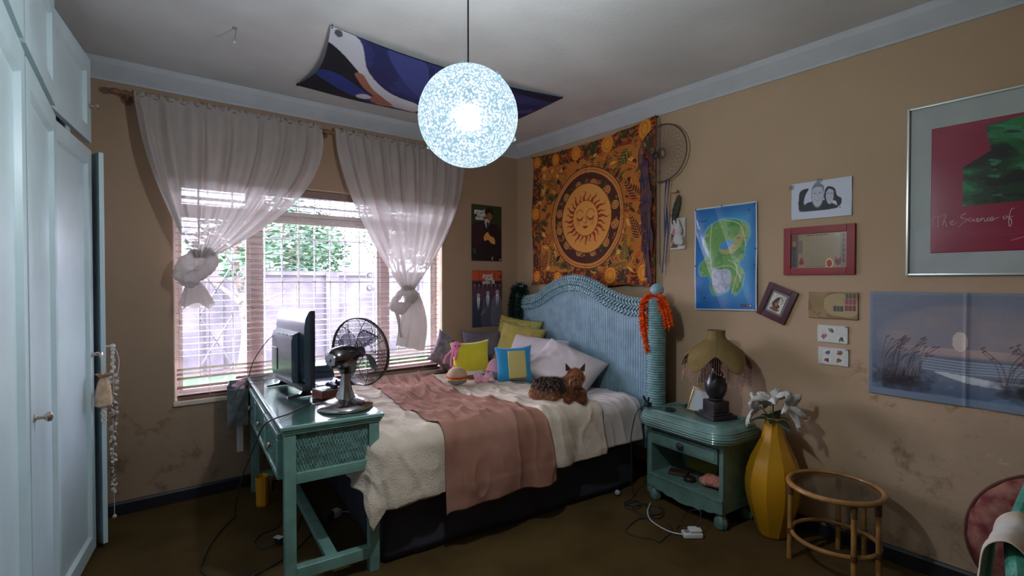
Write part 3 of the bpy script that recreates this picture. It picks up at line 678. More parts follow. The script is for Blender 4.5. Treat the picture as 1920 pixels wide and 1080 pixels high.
b = MB(); b.cyl(hc + Vector((.0, .0, -.055)), Vector((0, 0, .23)), .016, 14, .022); b.build('tilt_joint', M['chromed'], t)
gc = hc + Ux * .145; b = MB()
def ring(b, c, r, w, n=48): b.tube([c + Us * math.cos(2 * PI * i / n) * r + Ut * math.sin(2 * PI * i / n) * r for i in range(n)], w, 6, True)
ring(b, gc, .182, .0045); ring(b, gc + Ux * .012, .182, .003); b.build('guard_rim', M['chromed'], t)
b = MB()
for s, dep in ((-1, .05), (1, .055)):
    for k in range(22):
        r = .035 + (.18 - .035) * k / 21; ring(b, gc + Ux * s * dep * (1 - (r / .182) ** 2) ** .5 * .98, r, .0011, 36)
    for k in range(10):
        a = k * PI / 5 + (.2 if s > 0 else 0)
        b.tube([gc + Us * math.cos(a) * r + Ut * math.sin(a) * r + Ux * s * dep * max(0, 1 - (r / .182) ** 2) ** .5 for r in (.03, .07, .11, .145, .168, .18)], .0018, 5)
b.build('guard_wires', M['chromed'], t)
b = MB()
for k in range(4):
    a0 = k * PI / 2 + .4; 
    def bl(u, v, a0=a0):
        r = .02 + .115 * v; w = (.5 + .35 * math.sin(v * PI)) * (u - .5) ; a = a0 + w * 1.1 + v * .25
        return gc + Us * math.cos(a) * r + Ut * math.sin(a) * r + Ux * ((u - .5) * .045)
    b.grid(8, 10, bl)
b.lathe([(.028, -.025), (.03, .01), (.02, .022), (.005, .026)], 20, gc, Mf)
M['blade'] = glassy('smoky_clear_blades', (.55, .55, .58, 1), .4, .1); b.build('fan_blades', M['blade'], t, thick=.0015, fix=False)
b = MB(); cpts = [(-.045, -.10 + .02, .02), (-.04, .165, .006), (-.13, .172, .004), (-.26, .03, .004), (-.368, -.10, .004), (-.392, -.12, -.02), (-.40, .02, -.11), (-.44, .20, -.30), (-.40, .55, -.55), (-.37, .86, -.76), (-.373, .884, -.790), (-.517, .638, -.791), (-.598, .404, -.791), (-.595, .285, -.791), (-.56, .16, -.791), (-.50, .10, -.791)]
cpts = [(-.10, .075, .022), (-.12, .12, .006), (-.13, .172, .004), (-.26, .03, .004), (-.352, -.04, .006), (-.388, .0, -.03), (-.41, .06, -.12), (-.44, .22, -.32), (-.42, .55, -.58), (-.385, .80, -.765), (-.40, .84, -.790), (-.517, .638, -.791), (-.598, .404, -.791), (-.595, .285, -.791), (-.53, .18, -.791), (-.40, .14, -.791)]
b.tube(spline(cpts, 7), .0038, 7); b.build('power_cord', M['blkm'], t)

# ------------------------------------------------------------------ things on the desk
M['bluetop'] = mat('blue_grey_lacquer', (.10, .14, .22, 1), .18, coat=.6)
t = thing('game_console', 'black glossy game console box on the desk behind the television', 'console', (-2.085, -.47, .797), da)
b = MB(); b.b2(-.07, .07, -.13, .13, .004, .05, .006); b.b2(-.066, .066, -.126, .126, .054, .10, .006); b.build('body', M['tvback'], t)
b = MB(); b.b2(-.0665, .0665, -.127, .127, .0495, .0545); b.build('groove', M['blk'], t)
t = thing('disc_player', 'slim blue-black disc player lying under the desk fan beside the television', 'disc player', (-2.125, -.80, .797), da)
b = MB(); b.b2(-.09, .06, -.12, .10, .002, .038, .005); b.build('body', M['bluetop'], t)
b = MB(); b.b2(-.085, .055, -.1225, -.1205, .010, .026); b.build('front_slot', M['blk'], t)
M['ctrl'] = mat('navy_controller_plastic', (.015, .02, .055, 1), .4)
c = thing('game_controller', 'dark navy game controller resting on top of the red box', 'game controller', (-2.16, -1.07, .866), R(20))
blob('body', [((0, 0, 0), (.055, .03, .016)), ('c', (-.045, -.005, 0), (-.065, -.055, -.004), .020, .014), ('c', (.045, -.005, 0), (.065, -.055, -.004), .020, .014), ((-.045, .02, .0), (.024, .02, .015)), ((.045, .02, 0), (.024, .02, .015))], M['ctrl'], c, .003, 3)
for sx in (-.022, .022):
    b = MB(); b.cyl((sx, -.012, .012), (sx, -.012, .024), .006, 10); b.cyl((sx, -.012, .024), (sx, -.012, .028), .010, 12, .009); b.build('thumbstick', M['blk'], c)
M['redbox'] = mat('salmon_red_card', (.52, .16, .12, 1), .5, var=.1); M['whitebox'] = mat('white_card', (.72, .70, .68, 1), .5)
t = thing('card_box', 'small red-sided card box with a pale lid beside the fan base', 'box', (-2.205, -1.055, .797), R(12))
b = MB(); b.b2(-.075, .075, -.055, .055, 0, .04, .003); b.build('tray', M['redbox'], t)
b = MB(); b.b2(-.077, .077, -.057, .057, .0402, .048, .002); l = b.build('lid', M['whitebox'], t)
b = MB(); 
for k in range(4): b.b2(-.06 + k * .028, -.045 + k * .028, -.045, -.02, .0482, .0492)
b.build('printed_squares', M['blkm'], l, smooth=False)
# cable tangle at the wall end of the desk
t = thing('cable_tangle', 'tangle of thin dark cables at the window end of the desk', 'cables', (-2.44, -.32, .797), 0)
b = MB()
b.tube(spline([(.115, -.30, .34), (.03, -.26, .30), (-.03, -.1, .15), (-.045, -.02, .04), (-.05, .05, .004), (.0, .1, .004), (.12, .16, .004)], 8), .0028, 6)
b.tube(spline([(-.05, .05, .004), (.02, -.05, .004), (.06, .05, .004), (.15, .12, .004), (.18, .2, .004)], 8), .0022, 6)
b.tube(spline([(.16, .10, .004), (.06, -.02, .004), (-.02, -.14, .004), (-.07, -.15, .012), (-.105, -.10, .0), (-.13, -.03, -.08)], 8), .0022, 6)
b.box((.045, -.035, .008), (.05, .012, .010), (0, 0, .9), .003); b.build('cables', M['blkm'], t)

# ------------------------------------------------------------------ letter rack by the desk
M['grey'] = mat('grey_tin', (.16, .17, .17, 1), .4, metal=.5, var=.3, vscale=20); M['tealp'] = mat('turquoise_print', (.30, .52, .56, 1), .5, col2=(.12, .28, .30, 1), vscale=45)
t = thing('magazine_rack', 'grey tin holder with turquoise printed side hung at the desk end under the window', 'holder', (-2.515, -.165, .50), R(-12))
b = MB(); b.b2(-.062, -.058, -.09, .09, 0, .27); b.b2(.054, .058, -.09, .09, 0, .25); b.b2(-.058, .054, -.09, -.086, 0, .24); b.b2(-.058, .054, .086, .09, 0, .27); b.b2(-.058, .054, -.086, .086, 0, .004); b.build('box', M['grey'], t, smooth=False)
b = MB(); b.prism([(-.07, .27), (-.062, -.06), (.04, .05), (.09, .27)], 'x', -.066, -.0625); b.build('printed_side', M['tealp'], t, smooth=False)
b = MB(); b.b2(-.02, .02, .075, .085, -.22, 0); b.build('hanging_strip', M['cordw'], t, smooth=False)
M['pinkc'] = mat('pale_pink_fabric', (.62, .42, .50, 1), .9, var=.2, vscale=30)
t = thing('pink_rag', 'crumpled pale pink cloth stuffed in the top of the grey tin holder', 'cloth', (-2.515, -.18, .735), 0)
o = blob('cloth', [((0, 0, 0), (.045, .04, .045)), ((.03, .02, .03), (.035, .03, .03)), ((-.02, .01, -.04), (.035, .03, .06))], M['pinkc'], t, .006, 2, .014, 40)
# ------------------------------------------------------------------ yellow cup and bits on the floor
M['yel'] = mat('yellow_orange_plastic', (.80, .36, .02, 1), .4, var=.08)
t = thing('yellow_beaker', 'tall yellow plastic beaker standing on the carpet under the desk', 'beaker', (-2.425, -.395, 0))
b = MB(); b.lathe([(.034, 0), (.036, .004), (.041, .165), (.043, .19), (.040, .19), (.038, .165), (.033, .008), (.0, .008)], 10, capt=False, rf=lambda a, z: 1 + .03 * math.cos(5 * a)); b.build('cup', M['yel'], t, angle=20)
t = thing('small_picture_stand', 'small brown and silver framed object on the floor behind the yellow beaker', 'ornament', (-2.29, -.18, .002), R(10))
b = MB(); b.b2(-.04, .04, -.02, .02, 0, .09, .004); b.build('body', M['rod'], t); b = MB(); b.b2(-.042, .03, -.024, -.0205, .06, .068); b.b2(-.042, -.034, -.024, -.0205, 0, .06); b.build('silver_edge', M['chrome'], t)
M['wplast'] = mat('white_plastic', (.72, .71, .70, 1), .4)
t = thing('plug_adaptor', 'white and black plug adaptor with pale cord under the desk', 'plug', (-2.13, -.86, 0), R(20))
b = MB(); b.b2(.0, .055, -.025, .025, .002, .045, .01); b.build('body', M['wplast'], t); b = MB(); b.b2(-.055, -.002, -.025, .025, .004, .055, .008); b.build('black_plug', M['blkm'], t)
b = MB(); b.tube(spline([(.05, 0, .02), (.10, -.02, .008), (.14, -.14, .005), (.17, -.25, .005)], 8), .004, 6); b.build('cord', M['wplast'], t)
t = thing('charger_brick', 'black charger lying on the carpet by the desk leg with looped cord', 'charger', (-2.43, -.96, 0), R(30))
b = MB(); b.b2(-.045, .045, -.022, .022, .002, .035, .006); b.build('brick', M['blkm'], t); b = MB(); b.b2(-.05, -.02, -.0235, .0235, .037, .041); b.build('paper_label', M['wplast'], t)
b = MB(); b.tube(spline([(-.045, 0, .015), (-.10, .03, .005), (-.09, .12, .005), (.0, .17, .005), (.09, .15, .005), (.17, .2, .005)], 8), .0035, 6); b.tube(spline([(.045, 0, .015), (.13, .03, .005), (.24, .12, .005), (.30, .13, .03), (.33, .1, .03)], 8), .0035, 6); b.build('cord', M['blkm'], t)
t = thing('floor_cable', 'thin dark cable curving over the carpet from desk to camera side', 'cable', (-2.45, -1.15, 0))
b = MB(); b.tube(spline([(.30, .27, .005), (.2, .20, .005), (.06, .06, .005), (-.05, -.02, .005), (-.22, -.10, .005), (-.40, -.25, .005)], 8), .0035, 6); b.build('cord', M['blkm'], t)
# ================================================================== bed
BX, BY, BR = -2.09, -1.515, R(-5.1)
M['skirt'] = mat('charcoal_bed_skirt', (.040, .042, .062, 1), .85, var=.2, vscale=4, bump=.2, bscale=200)
M['skirtb'] = mat('blue_bed_base_cloth', (.045, .065, .16, 1), .8, var=.15, vscale=4)
M['sheet'] = mat('white_bed_sheet', (.62, .55, .53, 1), .9, var=.05, vscale=5, bump=.15, bscale=200)
M['duvet'] = mat('cream_plush_duvet', (.65, .54, .44, 1), .95, var=.09, vscale=6, bump=.5, bscale=120, spec=.15)
M['throw'] = mat('dusty_pink_throw', (.29, .135, .095, 1), .9, col2=(.40, .21, .16, 1), vscale=3, bump=.2, bscale=220, spec=.15)
bed = thing('bed', 'double bed with charcoal skirt and white mattress against the right-hand wall', 'bed', (BX, BY, 0), BR)
BL, BW = 1.81, 1.40
b = MB(); b.b2(.03, BL, .03, BW, .01, .30, .01); b.build('base', M['skirtb'], bed)
def skf(u, v):
    s = u * (BW + BL + BW); z = .012 + .285 * (1 - v)
    if s < BW: x, y, nx, ny = 0, BW - s, -1, 0
    elif s < BW + BL: x, y, nx, ny = s - BW, 0, 0, -1
    else: x, y, nx, ny = BL, s - BW - BL, 1, 0
    w = .006 * math.sin(s * 9) + .004 * math.sin(s * 23 + 1); w *= (.2 + .8 * v)
    if x == BL: w = 0
    return (x + nx * w + .006, y + ny * w, z)
b = MB(); b.grid(240, 8, skf); b.build('valance', M['skirt'], bed, thick=.004, angle=60)
b = MB(); b.b2(.0, BL, .0, BW, .302, .605, .06); b.build('mattress', M['sheet'], bed)
def nz(x, y, z=0): return noise.noise(Vector((x, y, z)))
def ridge(x, y, z=0): return 1 - abs(nz(x, y, z)) * 2
def wrinkle(a, b_): # duvet relief on the top
    w = .012 * nz(a * 3, b_ * 3) + .020 * ridge(a * 4 + 1.5 * b_, b_ * 1.6, 3) ** 3 + .014 * ridge(a * 8, b_ * 4 + a * 3, 7) ** 3 + .006 * nz(a * 16, b_ * 16, 2); return max(0, w + .004)
def drape(a, b_, top=.640, off=0.0, relief=True, fold=.026, seed=0.0, fr=14):
    r = .055; dx = max(0, -a); dy = max(0, -b_); h = math.hypot(dx, dy)
    n = Vector((0, 0, 1)); p = Vector((max(a, 0), max(b_, 0), top))
    if h > 0:
        ux, uy = -dx / h, -dy / h; t = min(h / r, PI / 2); p += Vector((ux * r * math.sin(t), uy * r * math.sin(t), -r * (1 - math.cos(t)) - max(0, h - r * PI / 2)))
        n = Vector((ux * math.sin(t), uy * math.sin(t), math.cos(t)))
        g = min(1, h / .30); sarc = a * fr if dy > dx else b_ * fr
        f = math.sin(sarc + seed + 2 * nz(a * 3, b_ * 1, 5)) * .6 + .4 * math.sin(sarc * 2.1 + 1 + seed)
        p += n * (fold * (f + 1) * g) + Vector((ux, uy, 0)) * .02 * g
        if dx > 0 and dy > 0: k = min(dx, dy) / .3; p += Vector((ux, uy, 0)) * .03 * k
    w = wrinkle(a, b_) if relief else 0
    return p + n * (off + w * (1 - .45 * min(1, h / .08))) 
dv = thing('duvet', 'cream plush duvet spread over the bed and hanging down its side', 'duvet', (BX, BY, 0), BR)
def duf(u, v):
    a = -.25 + u * (1.43 + .25); b_ = -.335 + v * (BW - .02 + .335)
    if v < .001: b_ += .012 * nz(a * 4, 0, 9)
    hem = .022 * nz(a * 3, 1, 4) * max(0, min(1, (-b_ - .08) / .2)); 
    return drape(a, b_ + hem, .633, .006)
b = MB(); b.grid(250, 220, duf); b.build('cover', M['duvet'], dv, thick=.010, off=1, fix=False, angle=180)
st = thing('bed_sheet', 'white sheet end hanging over the mattress beside the nightstand', 'sheet', (BX, BY, 0), BR)
b = MB(); b.grid(80, 150, lambda u, v: drape(1.30 + u * (BL - .005 - 1.30), -.29 + v * (BW - .02 + .29), .611, .003, fold=.008, seed=2, fr=20)); b.build('cloth', M['sheet'], st, thick=.003, off=1, fix=False, angle=180)
tb = thing('throw_blanket', 'dusty pink throw blanket lying across the duvet and hanging over the edge', 'blanket', (BX, BY, 0), BR)
def lerp_t(x, T):
    for (x0, y0), (x1, y1) in zip(T, T[1:]):
        if x <= x1: return y0 + (y1 - y0) * max(0, (x - x0)) / (x1 - x0)
    return T[-1][1]
LE = [(-.47, .300), (0, .30), (.43, .275), (1.3, .32)]; RE = [(-.47, 1.01), (-.1, .985), (0, .95), (.19, .90), (.46, .77), (.8, .74), (1.1, .80), (1.3, .86)]
def thf(u, v):
    b_ = -.405 + v * (1.30 + .405); a0 = lerp_t(b_, LE); a1 = lerp_t(b_, RE); a = a0 + (a1 - a0) * u
    if b_ < -.3: b_ += .02 * nz(a * 5, 0, 3) - .03 * (1 - u) ** 6
    p = drape(a, b_, .633, .026 if b_ > 0 else .030, seed=.0)
    if b_ > -.02:
        s = .030 * ridge((u - .5) * 5 + b_ * 1.2, b_ * .9, 11) ** 4 + .018 * ridge((u) * 11 + b_ * 2, b_ * 1.4, 5) ** 3
        p.z += s * min(1, (b_ + .02) * 8) * min(1, u * 12) * min(1, (1 - u) * 12)
    else: p.y -= .006 * (math.sin(a * 34 + 1) + 1) * min(1, -b_ * 4)
    return p
b = MB(); b.grid(150, 240, thf); b.build('cloth', M['throw'], tb, thick=.005, off=1, fix=False, angle=180)

# ------------------------------------------------------------------ headboard
M['hbp'] = mat('blue_grey_wicker_paint', (.20, .31, .38, 1), .42, var=.14, vscale=14, bump=.35, bscale=160, coat=.15)
M['hbd'] = mat('pale_blue_wicker_paint', (.26, .40, .46, 1), .4, var=.15, vscale=25, bump=.2, bscale=150, coat=.15)
M['post'] = mat('green_grey_wrapped_cane', (.14, .27, .27, 1), .5, var=.2, vscale=30, bump=.3, bscale=160)
M['hbcore'] = mat('gap_shade_cane', (.03, .055, .07, 1), .7)  # rim core coloured dark to paint shade into the gaps of the braid
hb = thing('headboard', 'blue-grey painted wicker headboard with braided curved top and ball-topped posts', 'headboard', (-.222, -1.69, 0), R(-4.6))
top = [(-.10, 1.315), (0, 1.318), (.10, 1.325), (.21, 1.350), (.33, 1.392), (.43, 1.436), (.58, 1.478), (.74, 1.490), (.90, 1.463), (1.05, 1.408), (1.18, 1.345), (1.29, 1.312), (1.40, 1.300), (1.50, 1.298)]
tp = spline([(0, y, z) for y, z in top], 8)
def topz(y): return lerp_t(y, [(p.y, p.z) for p in tp])
def hpf(u, v):
    y = -.075 + u * 1.555; z = .28 + v * (topz(y) - .055 - .28); rb = abs(math.sin(y * PI / .0235)) ** .6
    return (-.004 - .015 * rb, y, z)
b = MB(); b.grid(560, 8, hpf); b.build('ribbed_panel', M['hbp'], hb, fix=False, angle=180, thick=.012, off=-1)
b = MB(); b.b2(.012, .03, -.07, 1.48, .30, 1.18); b.build('backing', M['hbp'], hb, smooth=False)
b = MB()                                                     # raised diamond weave
dl = [[(.69, 1.175), (.46, 1.08), (.69, .985), (.92, 1.08), (.69, 1.175)], [(.46, 1.08), (.12, 1.165), (-.02, 1.22)], [(.92, 1.08), (1.15, 1.175)]]
for L_ in dl:
    for (y0, z0), (y1, z1) in zip(L_, L_[1:]):
        n = max(2, int(math.hypot(y1 - y0, z1 - z0) / .0118))
        for k in range(n):
            t0 = k / n; y = y0 + (y1 - y0) * t0; z = z0 + (z1 - z0) * t0; b.ball((-.019, y, z), (.004, .0075, .0045), 6, 4)
b.build('diamond_weave', M['hbd'], hb)
b = MB(); acc = 0                                            # braided rim: chevron rows of cane
pts = tp; seg = []
for p, q in zip(pts, pts[1:]): seg.append((p, q, (q - p).length))
tot = sum(s[2] for s in seg)
def at(s):
    for p, q, L in seg:
        if s <= L: return p.lerp(q, s / L), (q - p).normalized()
        s -= L
    return seg[-1][1], (seg[-1][1] - seg[-1][0]).normalized()
rows = 7; wd = .125
for r in range(rows):
    n = int(tot / .030)
    for k in range(n):
        p, d = at((k + .5 + .5 * (r % 2)) * tot / (n + 1)); nn = Vector((0, -d.z, d.y)); th = -PI * .15 + (r + .5) / rows * (PI * 1.05)
        c = p - nn * (wd * .5) + nn * (wd * .5 * math.cos(PI * (r + .5) / rows)) * 1.0
        c.x = -.012 - .034 * math.sin(PI * (r + .5) / rows)
        dirn = (d + nn * (.95 if r % 2 == 0 else -.95)).normalized(); a = dirn * .021; u = Vector((-1, 0, 0)); w_ = dirn.cross(u)
        b.tube([c - a + u * -.004, c - a * .6 + u * .003, c + u * .006, c + a * .6 + u * .003, c + a + u * -.004], [.003, .0075, .0088, .0075, .003], 6)
b.build('braided_rim', M['hbd'], hb)
b = MB(); b.tube([Vector((.004, p.y, p.z - .06)) for p in tp], .040, 8); b.build('rim_core', M['hbcore'], hb)
for yy in (-.138, 1.49):
    b = MB(); pr_ = []
    z = .0
    while z < 1.31: pr_ += [(.057, z), (.062, z + .008), (.057, z + .016)]; z += .0165
    b.lathe(pr_, 18, (0, yy, 0)); po = b.build('post', M['post'], hb)
    b = MB(); b.lathe([(.062, 1.312), (.064, 1.322), (.046, 1.335), (.03, 1.34), (.022, 1.345)], 20, (0, yy, 0)); b.ball((0, yy, 1.385), .046, 22, 14); b.build('ball_finial', M['hbd'], po)
    b = MB()
    for k in range(40): b.ball((-.03, yy + (.055 if yy < 0 else -.055), .42 + k * .022), (.006, .009, .010), 6, 4)
    b.build('side_braid', M['hbd'], po)

# feather garlands round the posts
FA = attrmat('feather_fluff', .7)
def boa(name, lab, loc, paths, col, n, ln, rz=0):
    t = thing(name, lab, 'garland', loc, rz)
    b = MB()
    for p in paths: b.tube(spline(p, 6), .012, 8)
    core = b.build('core', mat(name + '_core', tuple(x * .7 for x in col[:3]) + (1,), .8), t)
    o = fur('plumes', core, n, lambda c, nn: ln, .007, lambda c, nn: col, FA, t, droop=.3, lie=.25, seed=9); return t
boa('orange_lei', 'bright orange feather garland looped over the near headboard post', (-.212, -1.825, 1.18),
    [[(.012, .07, -.16), (-.035, .068, -.12), (-.06, .066, -.04), (-.062, .068, .07), (-.055, .055, .13), (-.045, .0, .155), (-.04, -.06, .13), (-.02, -.078, .06), (.0, -.08, -.01), (.01, -.078, -.04)],
     [(-.035, .062, -.12), (-.055, .03, -.18), (-.06, .015, -.22)]], (.90, .13, .008, 1), 2300, .034, R(-4.6))
boa('dark_green_garland', 'dark green fluffy tinsel garland around the far headboard post in the corner', (-.085, -.20, 1.20),
    [[(-.03, -.06, .17), (-.06, .02, .18), (-.062, .06, .10), (-.058, .085, -.0), (-.05, .09, -.14), (-.05, .08, -.24), (-.06, .06, -.30)],
     [(-.03, -.06, .17), (-.062, -.045, .08), (-.065, -.03, -.04), (-.065, -.02, -.2)]], (.010, .035, .025, 1), 2600, .05)

# ================================================================== pillows and cushions
def pillow(name, lab, loc, w, h, th, rot, m, cat='pillow', group=None, seed=0, sag=.02, ears=.06, wr=.006, n=46):
    t = thing(name, lab, cat, loc, rot=rot, group=group)
    b = MB()
    def side(s):
        def f(u, v):
            x = 2 * u - 1; z = 2 * v - 1; e = (1 - abs(x) ** 2.6) * (1 - abs(z) ** 2.6); T_ = th / 2 * max(0, e) ** .42
            k = 1 - .055 * (1 - abs(x) ** 2) * abs(z) ** 3 * 1.0; k2 = 1 - .055 * (1 - abs(z) ** 2) * abs(x) ** 3
            X = x * w / 2 * k2 + ears * .2 * x * abs(x * z) ** 3; Z = z * h / 2 * k + ears * .2 * z * abs(x * z) ** 3
            wn = wr * (ridge(X * 9 + seed, Z * 9, seed) + .6 * nz(X * 22, Z * 22, seed)) * min(1, e * 3)
            edge = .35 * wr * math.sin((x + z) * 40) * (1 - min(1, e * 5))
            return (X, s * (T_ + wn) - edge, Z - sag * (1 - z * z) * abs(x) * .3)
        return f
    b.grid(n, n, side(-1)); b.grid(n, n, side(1))
    o = b.build('cover', m, t, fix=False)
    bm = bmesh.new(); bm.from_mesh(o.data); bmesh.ops.remove_doubles(bm, verts=bm.verts, dist=.0008); bmesh.ops.recalc_face_normals(bm, faces=bm.faces); bm.to_mesh(o.data); bm.free()
    o.data.polygons.foreach_set('use_smooth', [True] * len(o.data.polygons)); return t, o
M['pillw'] = mat('pale_pink_white_cotton', (.60, .52, .52, 1), .9, var=.05, vscale=7, bump=.15, bscale=160)
M['yel1'] = mat('yellow_velvet', (.44, .34, .06, 1), .8, var=.12, vscale=10, bump=.2, bscale=160, sheen=.3)
M['yel2'] = mat('patterned_yellow_cotton', (.30, .24, .04, 1), .8, col2=(.46, .40, .12, 1), vscale=32, stretch=(1, 1, 3), detail=1)
M['mauve'] = mat('dark_mauve_cotton', (.16, .13, .17, 1), .9, var=.15, vscale=8)
M['mauve2'] = mat('grey_mauve_patterned_cotton', (.30, .25, .31, 1), .9, col2=(.17, .14, .19, 1), vscale=26, detail=1)
pillow('pillow', 'pale pillow with raised corner leaning on the headboard behind the dog', (-.45, -1.15, .78), .53, .37, .19, (R(-50), R(17), R(-76)), M['pillw'], seed=1)
pillow('pillow', 'pale pillow behind the blue cushion, half covered by the pillow behind the dog', (-.43, -.76, .80), .52, .40, .16, (R(-36), R(3), R(-72)), M['pillw'], seed=2)
pillow('cushion', 'plain yellow cushion standing against the headboard above the blue cushion', (-.37, -.49, .885), .42, .34, .13, (R(-20), R(8), R(-68)), M['yel1'], 'cushion', seed=3)
pillow('cushion', 'yellow leaf-patterned cushion behind the plain yellow cushion by the headboard corner', (-.30, -.37, .93), .44, .36, .11, (R(-14), R(7), R(-70)), M['yel2'], 'cushion', seed=4)
pillow('pillow', 'dark mauve pillow in the corner behind the yellow cushions', (-.56, -.19, .86), .36, .26, .10, (R(-18), R(2), R(-24)), M['mauve'], seed=5)
pillow('pillow', 'grey mauve patterned pillow leaning under the window sill behind the pink plush', (-.86, -.19, .79), .42, .28, .11, (R(-24), R(34), R(-10)), M['mauve2'], seed=6)

# ================================================================== soft toys (plain, without any character's face)
M['tyel'] = mat('bright_yellow_plush', (.72, .60, .03, 1), .9, var=.06, vscale=10, bump=.2, bscale=250, sheen=.3)
M['tbrown'] = mat('rust_brown_plush', (.28, .09, .03, 1), .9, var=.1, sheen=.3)
M['twhite'] = mat('white_plush', (.72, .68, .70, 1), .9)
M['tblue'] = mat('bright_blue_plush', (.015, .26, .52, 1), .8, var=.1, vscale=8, bump=.15, bscale=200, sheen=.3)
M['tpink'] = mat('hot_pink_plush', (.80, .22, .42, 1), .9, var=.08, bump=.2, bscale=250, sheen=.4)
M['tpink2'] = mat('soft_pink_plush', (.72, .34, .42, 1), .9, var=.08, bump=.2, bscale=250, sheen=.4)
M['ttan'] = mat('tan_plush', (.48, .30, .19, 1), .9, var=.08, sheen=.3)
M['tgrey'] = mat('grey_plush', (.25, .22, .27, 1), .9); M['tred'] = mat('red_felt', (.60, .03, .02, 1), .9)
t, o = pillow('plush_block', 'bright yellow square plush cushion with white and rust-brown bottom under the window', (-.915, -.545, .82), .30, .27, .15, (R(-10), R(-3), R(-24)), M['tyel'], 'plush cushion', seed=7, wr=.003, n=34)
b = MB(); b.grid(34, 8, lambda u, v: (.131 * math.cos(PI + u * 2 * PI) * (1 - .05 * v), .062 * math.sin(PI + u * 2 * PI), -.098 - .03 * v), True); b.build('white_band', M['twhite'], t, thick=.006)
b = MB(); b.lathe([(.03, -.055), (.10, -.05), (.122, -.03), (.125, .0), (.10, .006)], 28, (0, 0, -.128), Matrix(((1, 0, 0), (0, .5, 0), (0, 0, 1)))); b.build('brown_base', M['tbrown'], t)
for s in (-1,): 
    b = MB(); b.tube(spline([(-.135, -.02, -.04), (-.150, -.03, -.08), (-.142, -.035, -.125)], 5), .012, 8); b.build('strap', M['tyel'], t)
t = thing('octopus_plush', 'hot pink soft toy with dangling arms perched on the yellow plush cushion', 'soft toy', (-1.025, -.505, .925), R(-24))
o = blob('body', [((0, 0, 0), (.042, .038, .038)), ('c', (-.02, -.01, -.02), (-.085, -.02, -.075), .014, .010), ('c', (-.085, -.02, -.075), (-.10, -.03, -.12), .010, .011), ('c', (-.02, -.02, -.03), (-.05, -.05, -.10), .013, .010), ('c', (-.05, -.05, -.10), (-.045, -.055, -.145), .010, .012), ('c', (.02, -.01, -.0), (.07, -.01, -.012), .014, .011), ('c', (.0, -.03, -.03), (-.015, -.06, -.09), .012, .01)], M['tpink'], t, .004, 3)
for sx in (-.014, .016):
    b = MB(); b.ball((sx, -.037, .006), .006, 8, 6); b.build('eye', M['blk'], t)
t, o = pillow('plush_square', 'bright blue square plush cushion with a plain yellow front patch beside the dog', (-.74, -.885, .80), .27, .27, .10, (R(-14), R(-3), R(-34)), M['tblue'], 'plush cushion', seed=8, wr=.003, n=34)
b = MB()
def pf(u, v):
    x = -.045 + u * .135; z = -.115 + v * .215; e = (1 - abs(x / .135) ** 2.6) * (1 - abs(z / .135) ** 2.6); return (x, -.05 * max(0, e) ** .42 - .006, z)
b.grid(16, 20, pf); b.build('yellow_patch', mat('pale_yellow_plush', (.58, .48, .17, 1), .9, sheen=.3), t, thick=.004)
b = MB(); b.grid(16, 5, lambda u, v: (-.045 + u * .135, -.05 * max(0, (1 - abs((-.045 + u * .135) / .135) ** 2.6) * .35) ** .42 - .011, -.112 + v * .03)); b.build('brown_strip', M['tbrown'], t, thick=.003)
t = thing('round_plush', 'round tan burger-shaped plush with red and grey layers at the blanket edge', 'soft toy', (-1.14, -.70, .735), R(-35))
b = MB(); b.lathe([(.0, .062), (.035, .058), (.062, .04), (.076, .012), (.074, -.004), (.0, -.004)], 30, capb=False, capt=False); b.build('top_bun', M['ttan'], t)
b = MB(); b.lathe([(.06, -.004), (.080, -.007), (.082, -.014), (.06, -.018)], 40, rf=lambda a, z: 1 + .03 * math.sin(9 * a)); b.build('red_layer', M['tred'], t)
b = MB(); b.lathe([(.05, -.018), (.074, -.020), (.078, -.026), (.06, -.03)], 40, rf=lambda a, z: 1 + .04 * math.sin(7 * a)); b.build('yellow_layer', M['tyel'], t)
b = MB(); b.lathe([(.0, -.066), (.045, -.062), (.068, -.048), (.074, -.032), (.06, -.028)], 30, capb=False); b.build('bottom_bun', M['tgrey'], t)
t = thing('pink_animal_plush', 'small soft pink stuffed animal lying in front of the yellow plush cushion', 'soft toy', (-.945, -.775, .70), R(-38))
blob('body', [((-.035, 0, 0), (.040, .034, .034)), ((.035, -.005, .004), (.042, .036, .036)), ((-.065, 0, .02), (.016, .014, .016)), ((.02, -.005, .042), (.013, .01, .014)), ((.055, -.005, .040), (.013, .01, .014)), ((.07, -.02, -.015), (.02, .016, .016)), ((.01, -.03, -.02), (.02, .018, .016)), ((-.05, -.025, -.018), (.02, .018, .016))], M['tpink2'], t, .004, 3)
b = MB(); b.ball((.055, -.038, -.002), (.016, .008, .012), 10, 8); b.build('snout', M['twhite'], t)
t = thing('pink_oval_plush', 'pink oval plush with grey lower half between the yellow and blue cushions', 'soft toy', (-.815, -.735, .755), R(-30))
t.rotation_euler = (R(-18), R(14), R(-30))
blob('body', [((0, 0, 0), (.062, .04, .085)), ((.0, .0, -.03), (.068, .045, .05))], M['tpink2'], t, .005, 3)
b = MB(); b.lathe([(.0, -.090), (.04, -.083), (.067, -.062), (.074, -.036), (.068, -.03)], 26, M=Matrix(((1, 0, 0), (0, .66, 0), (0, 0, 1))), capb=False); b.build('grey_bottom', M['tgrey'], t)
t = thing('remote_control', 'small black remote control on the duvet between blue cushion and dog', 'remote control', (-.66, -1.10, .668), R(25))
b = MB(); b.b2(-.06, .06, -.018, .018, 0, .014, .004); b.build('body', M['blkm'], t); 
b = MB()
for k in range(5): b.cyl((-.04 + k * .018, 0, .0138), (-.04 + k * .018, 0, .016), .004, 8)
b.build('buttons', M['port'], t)

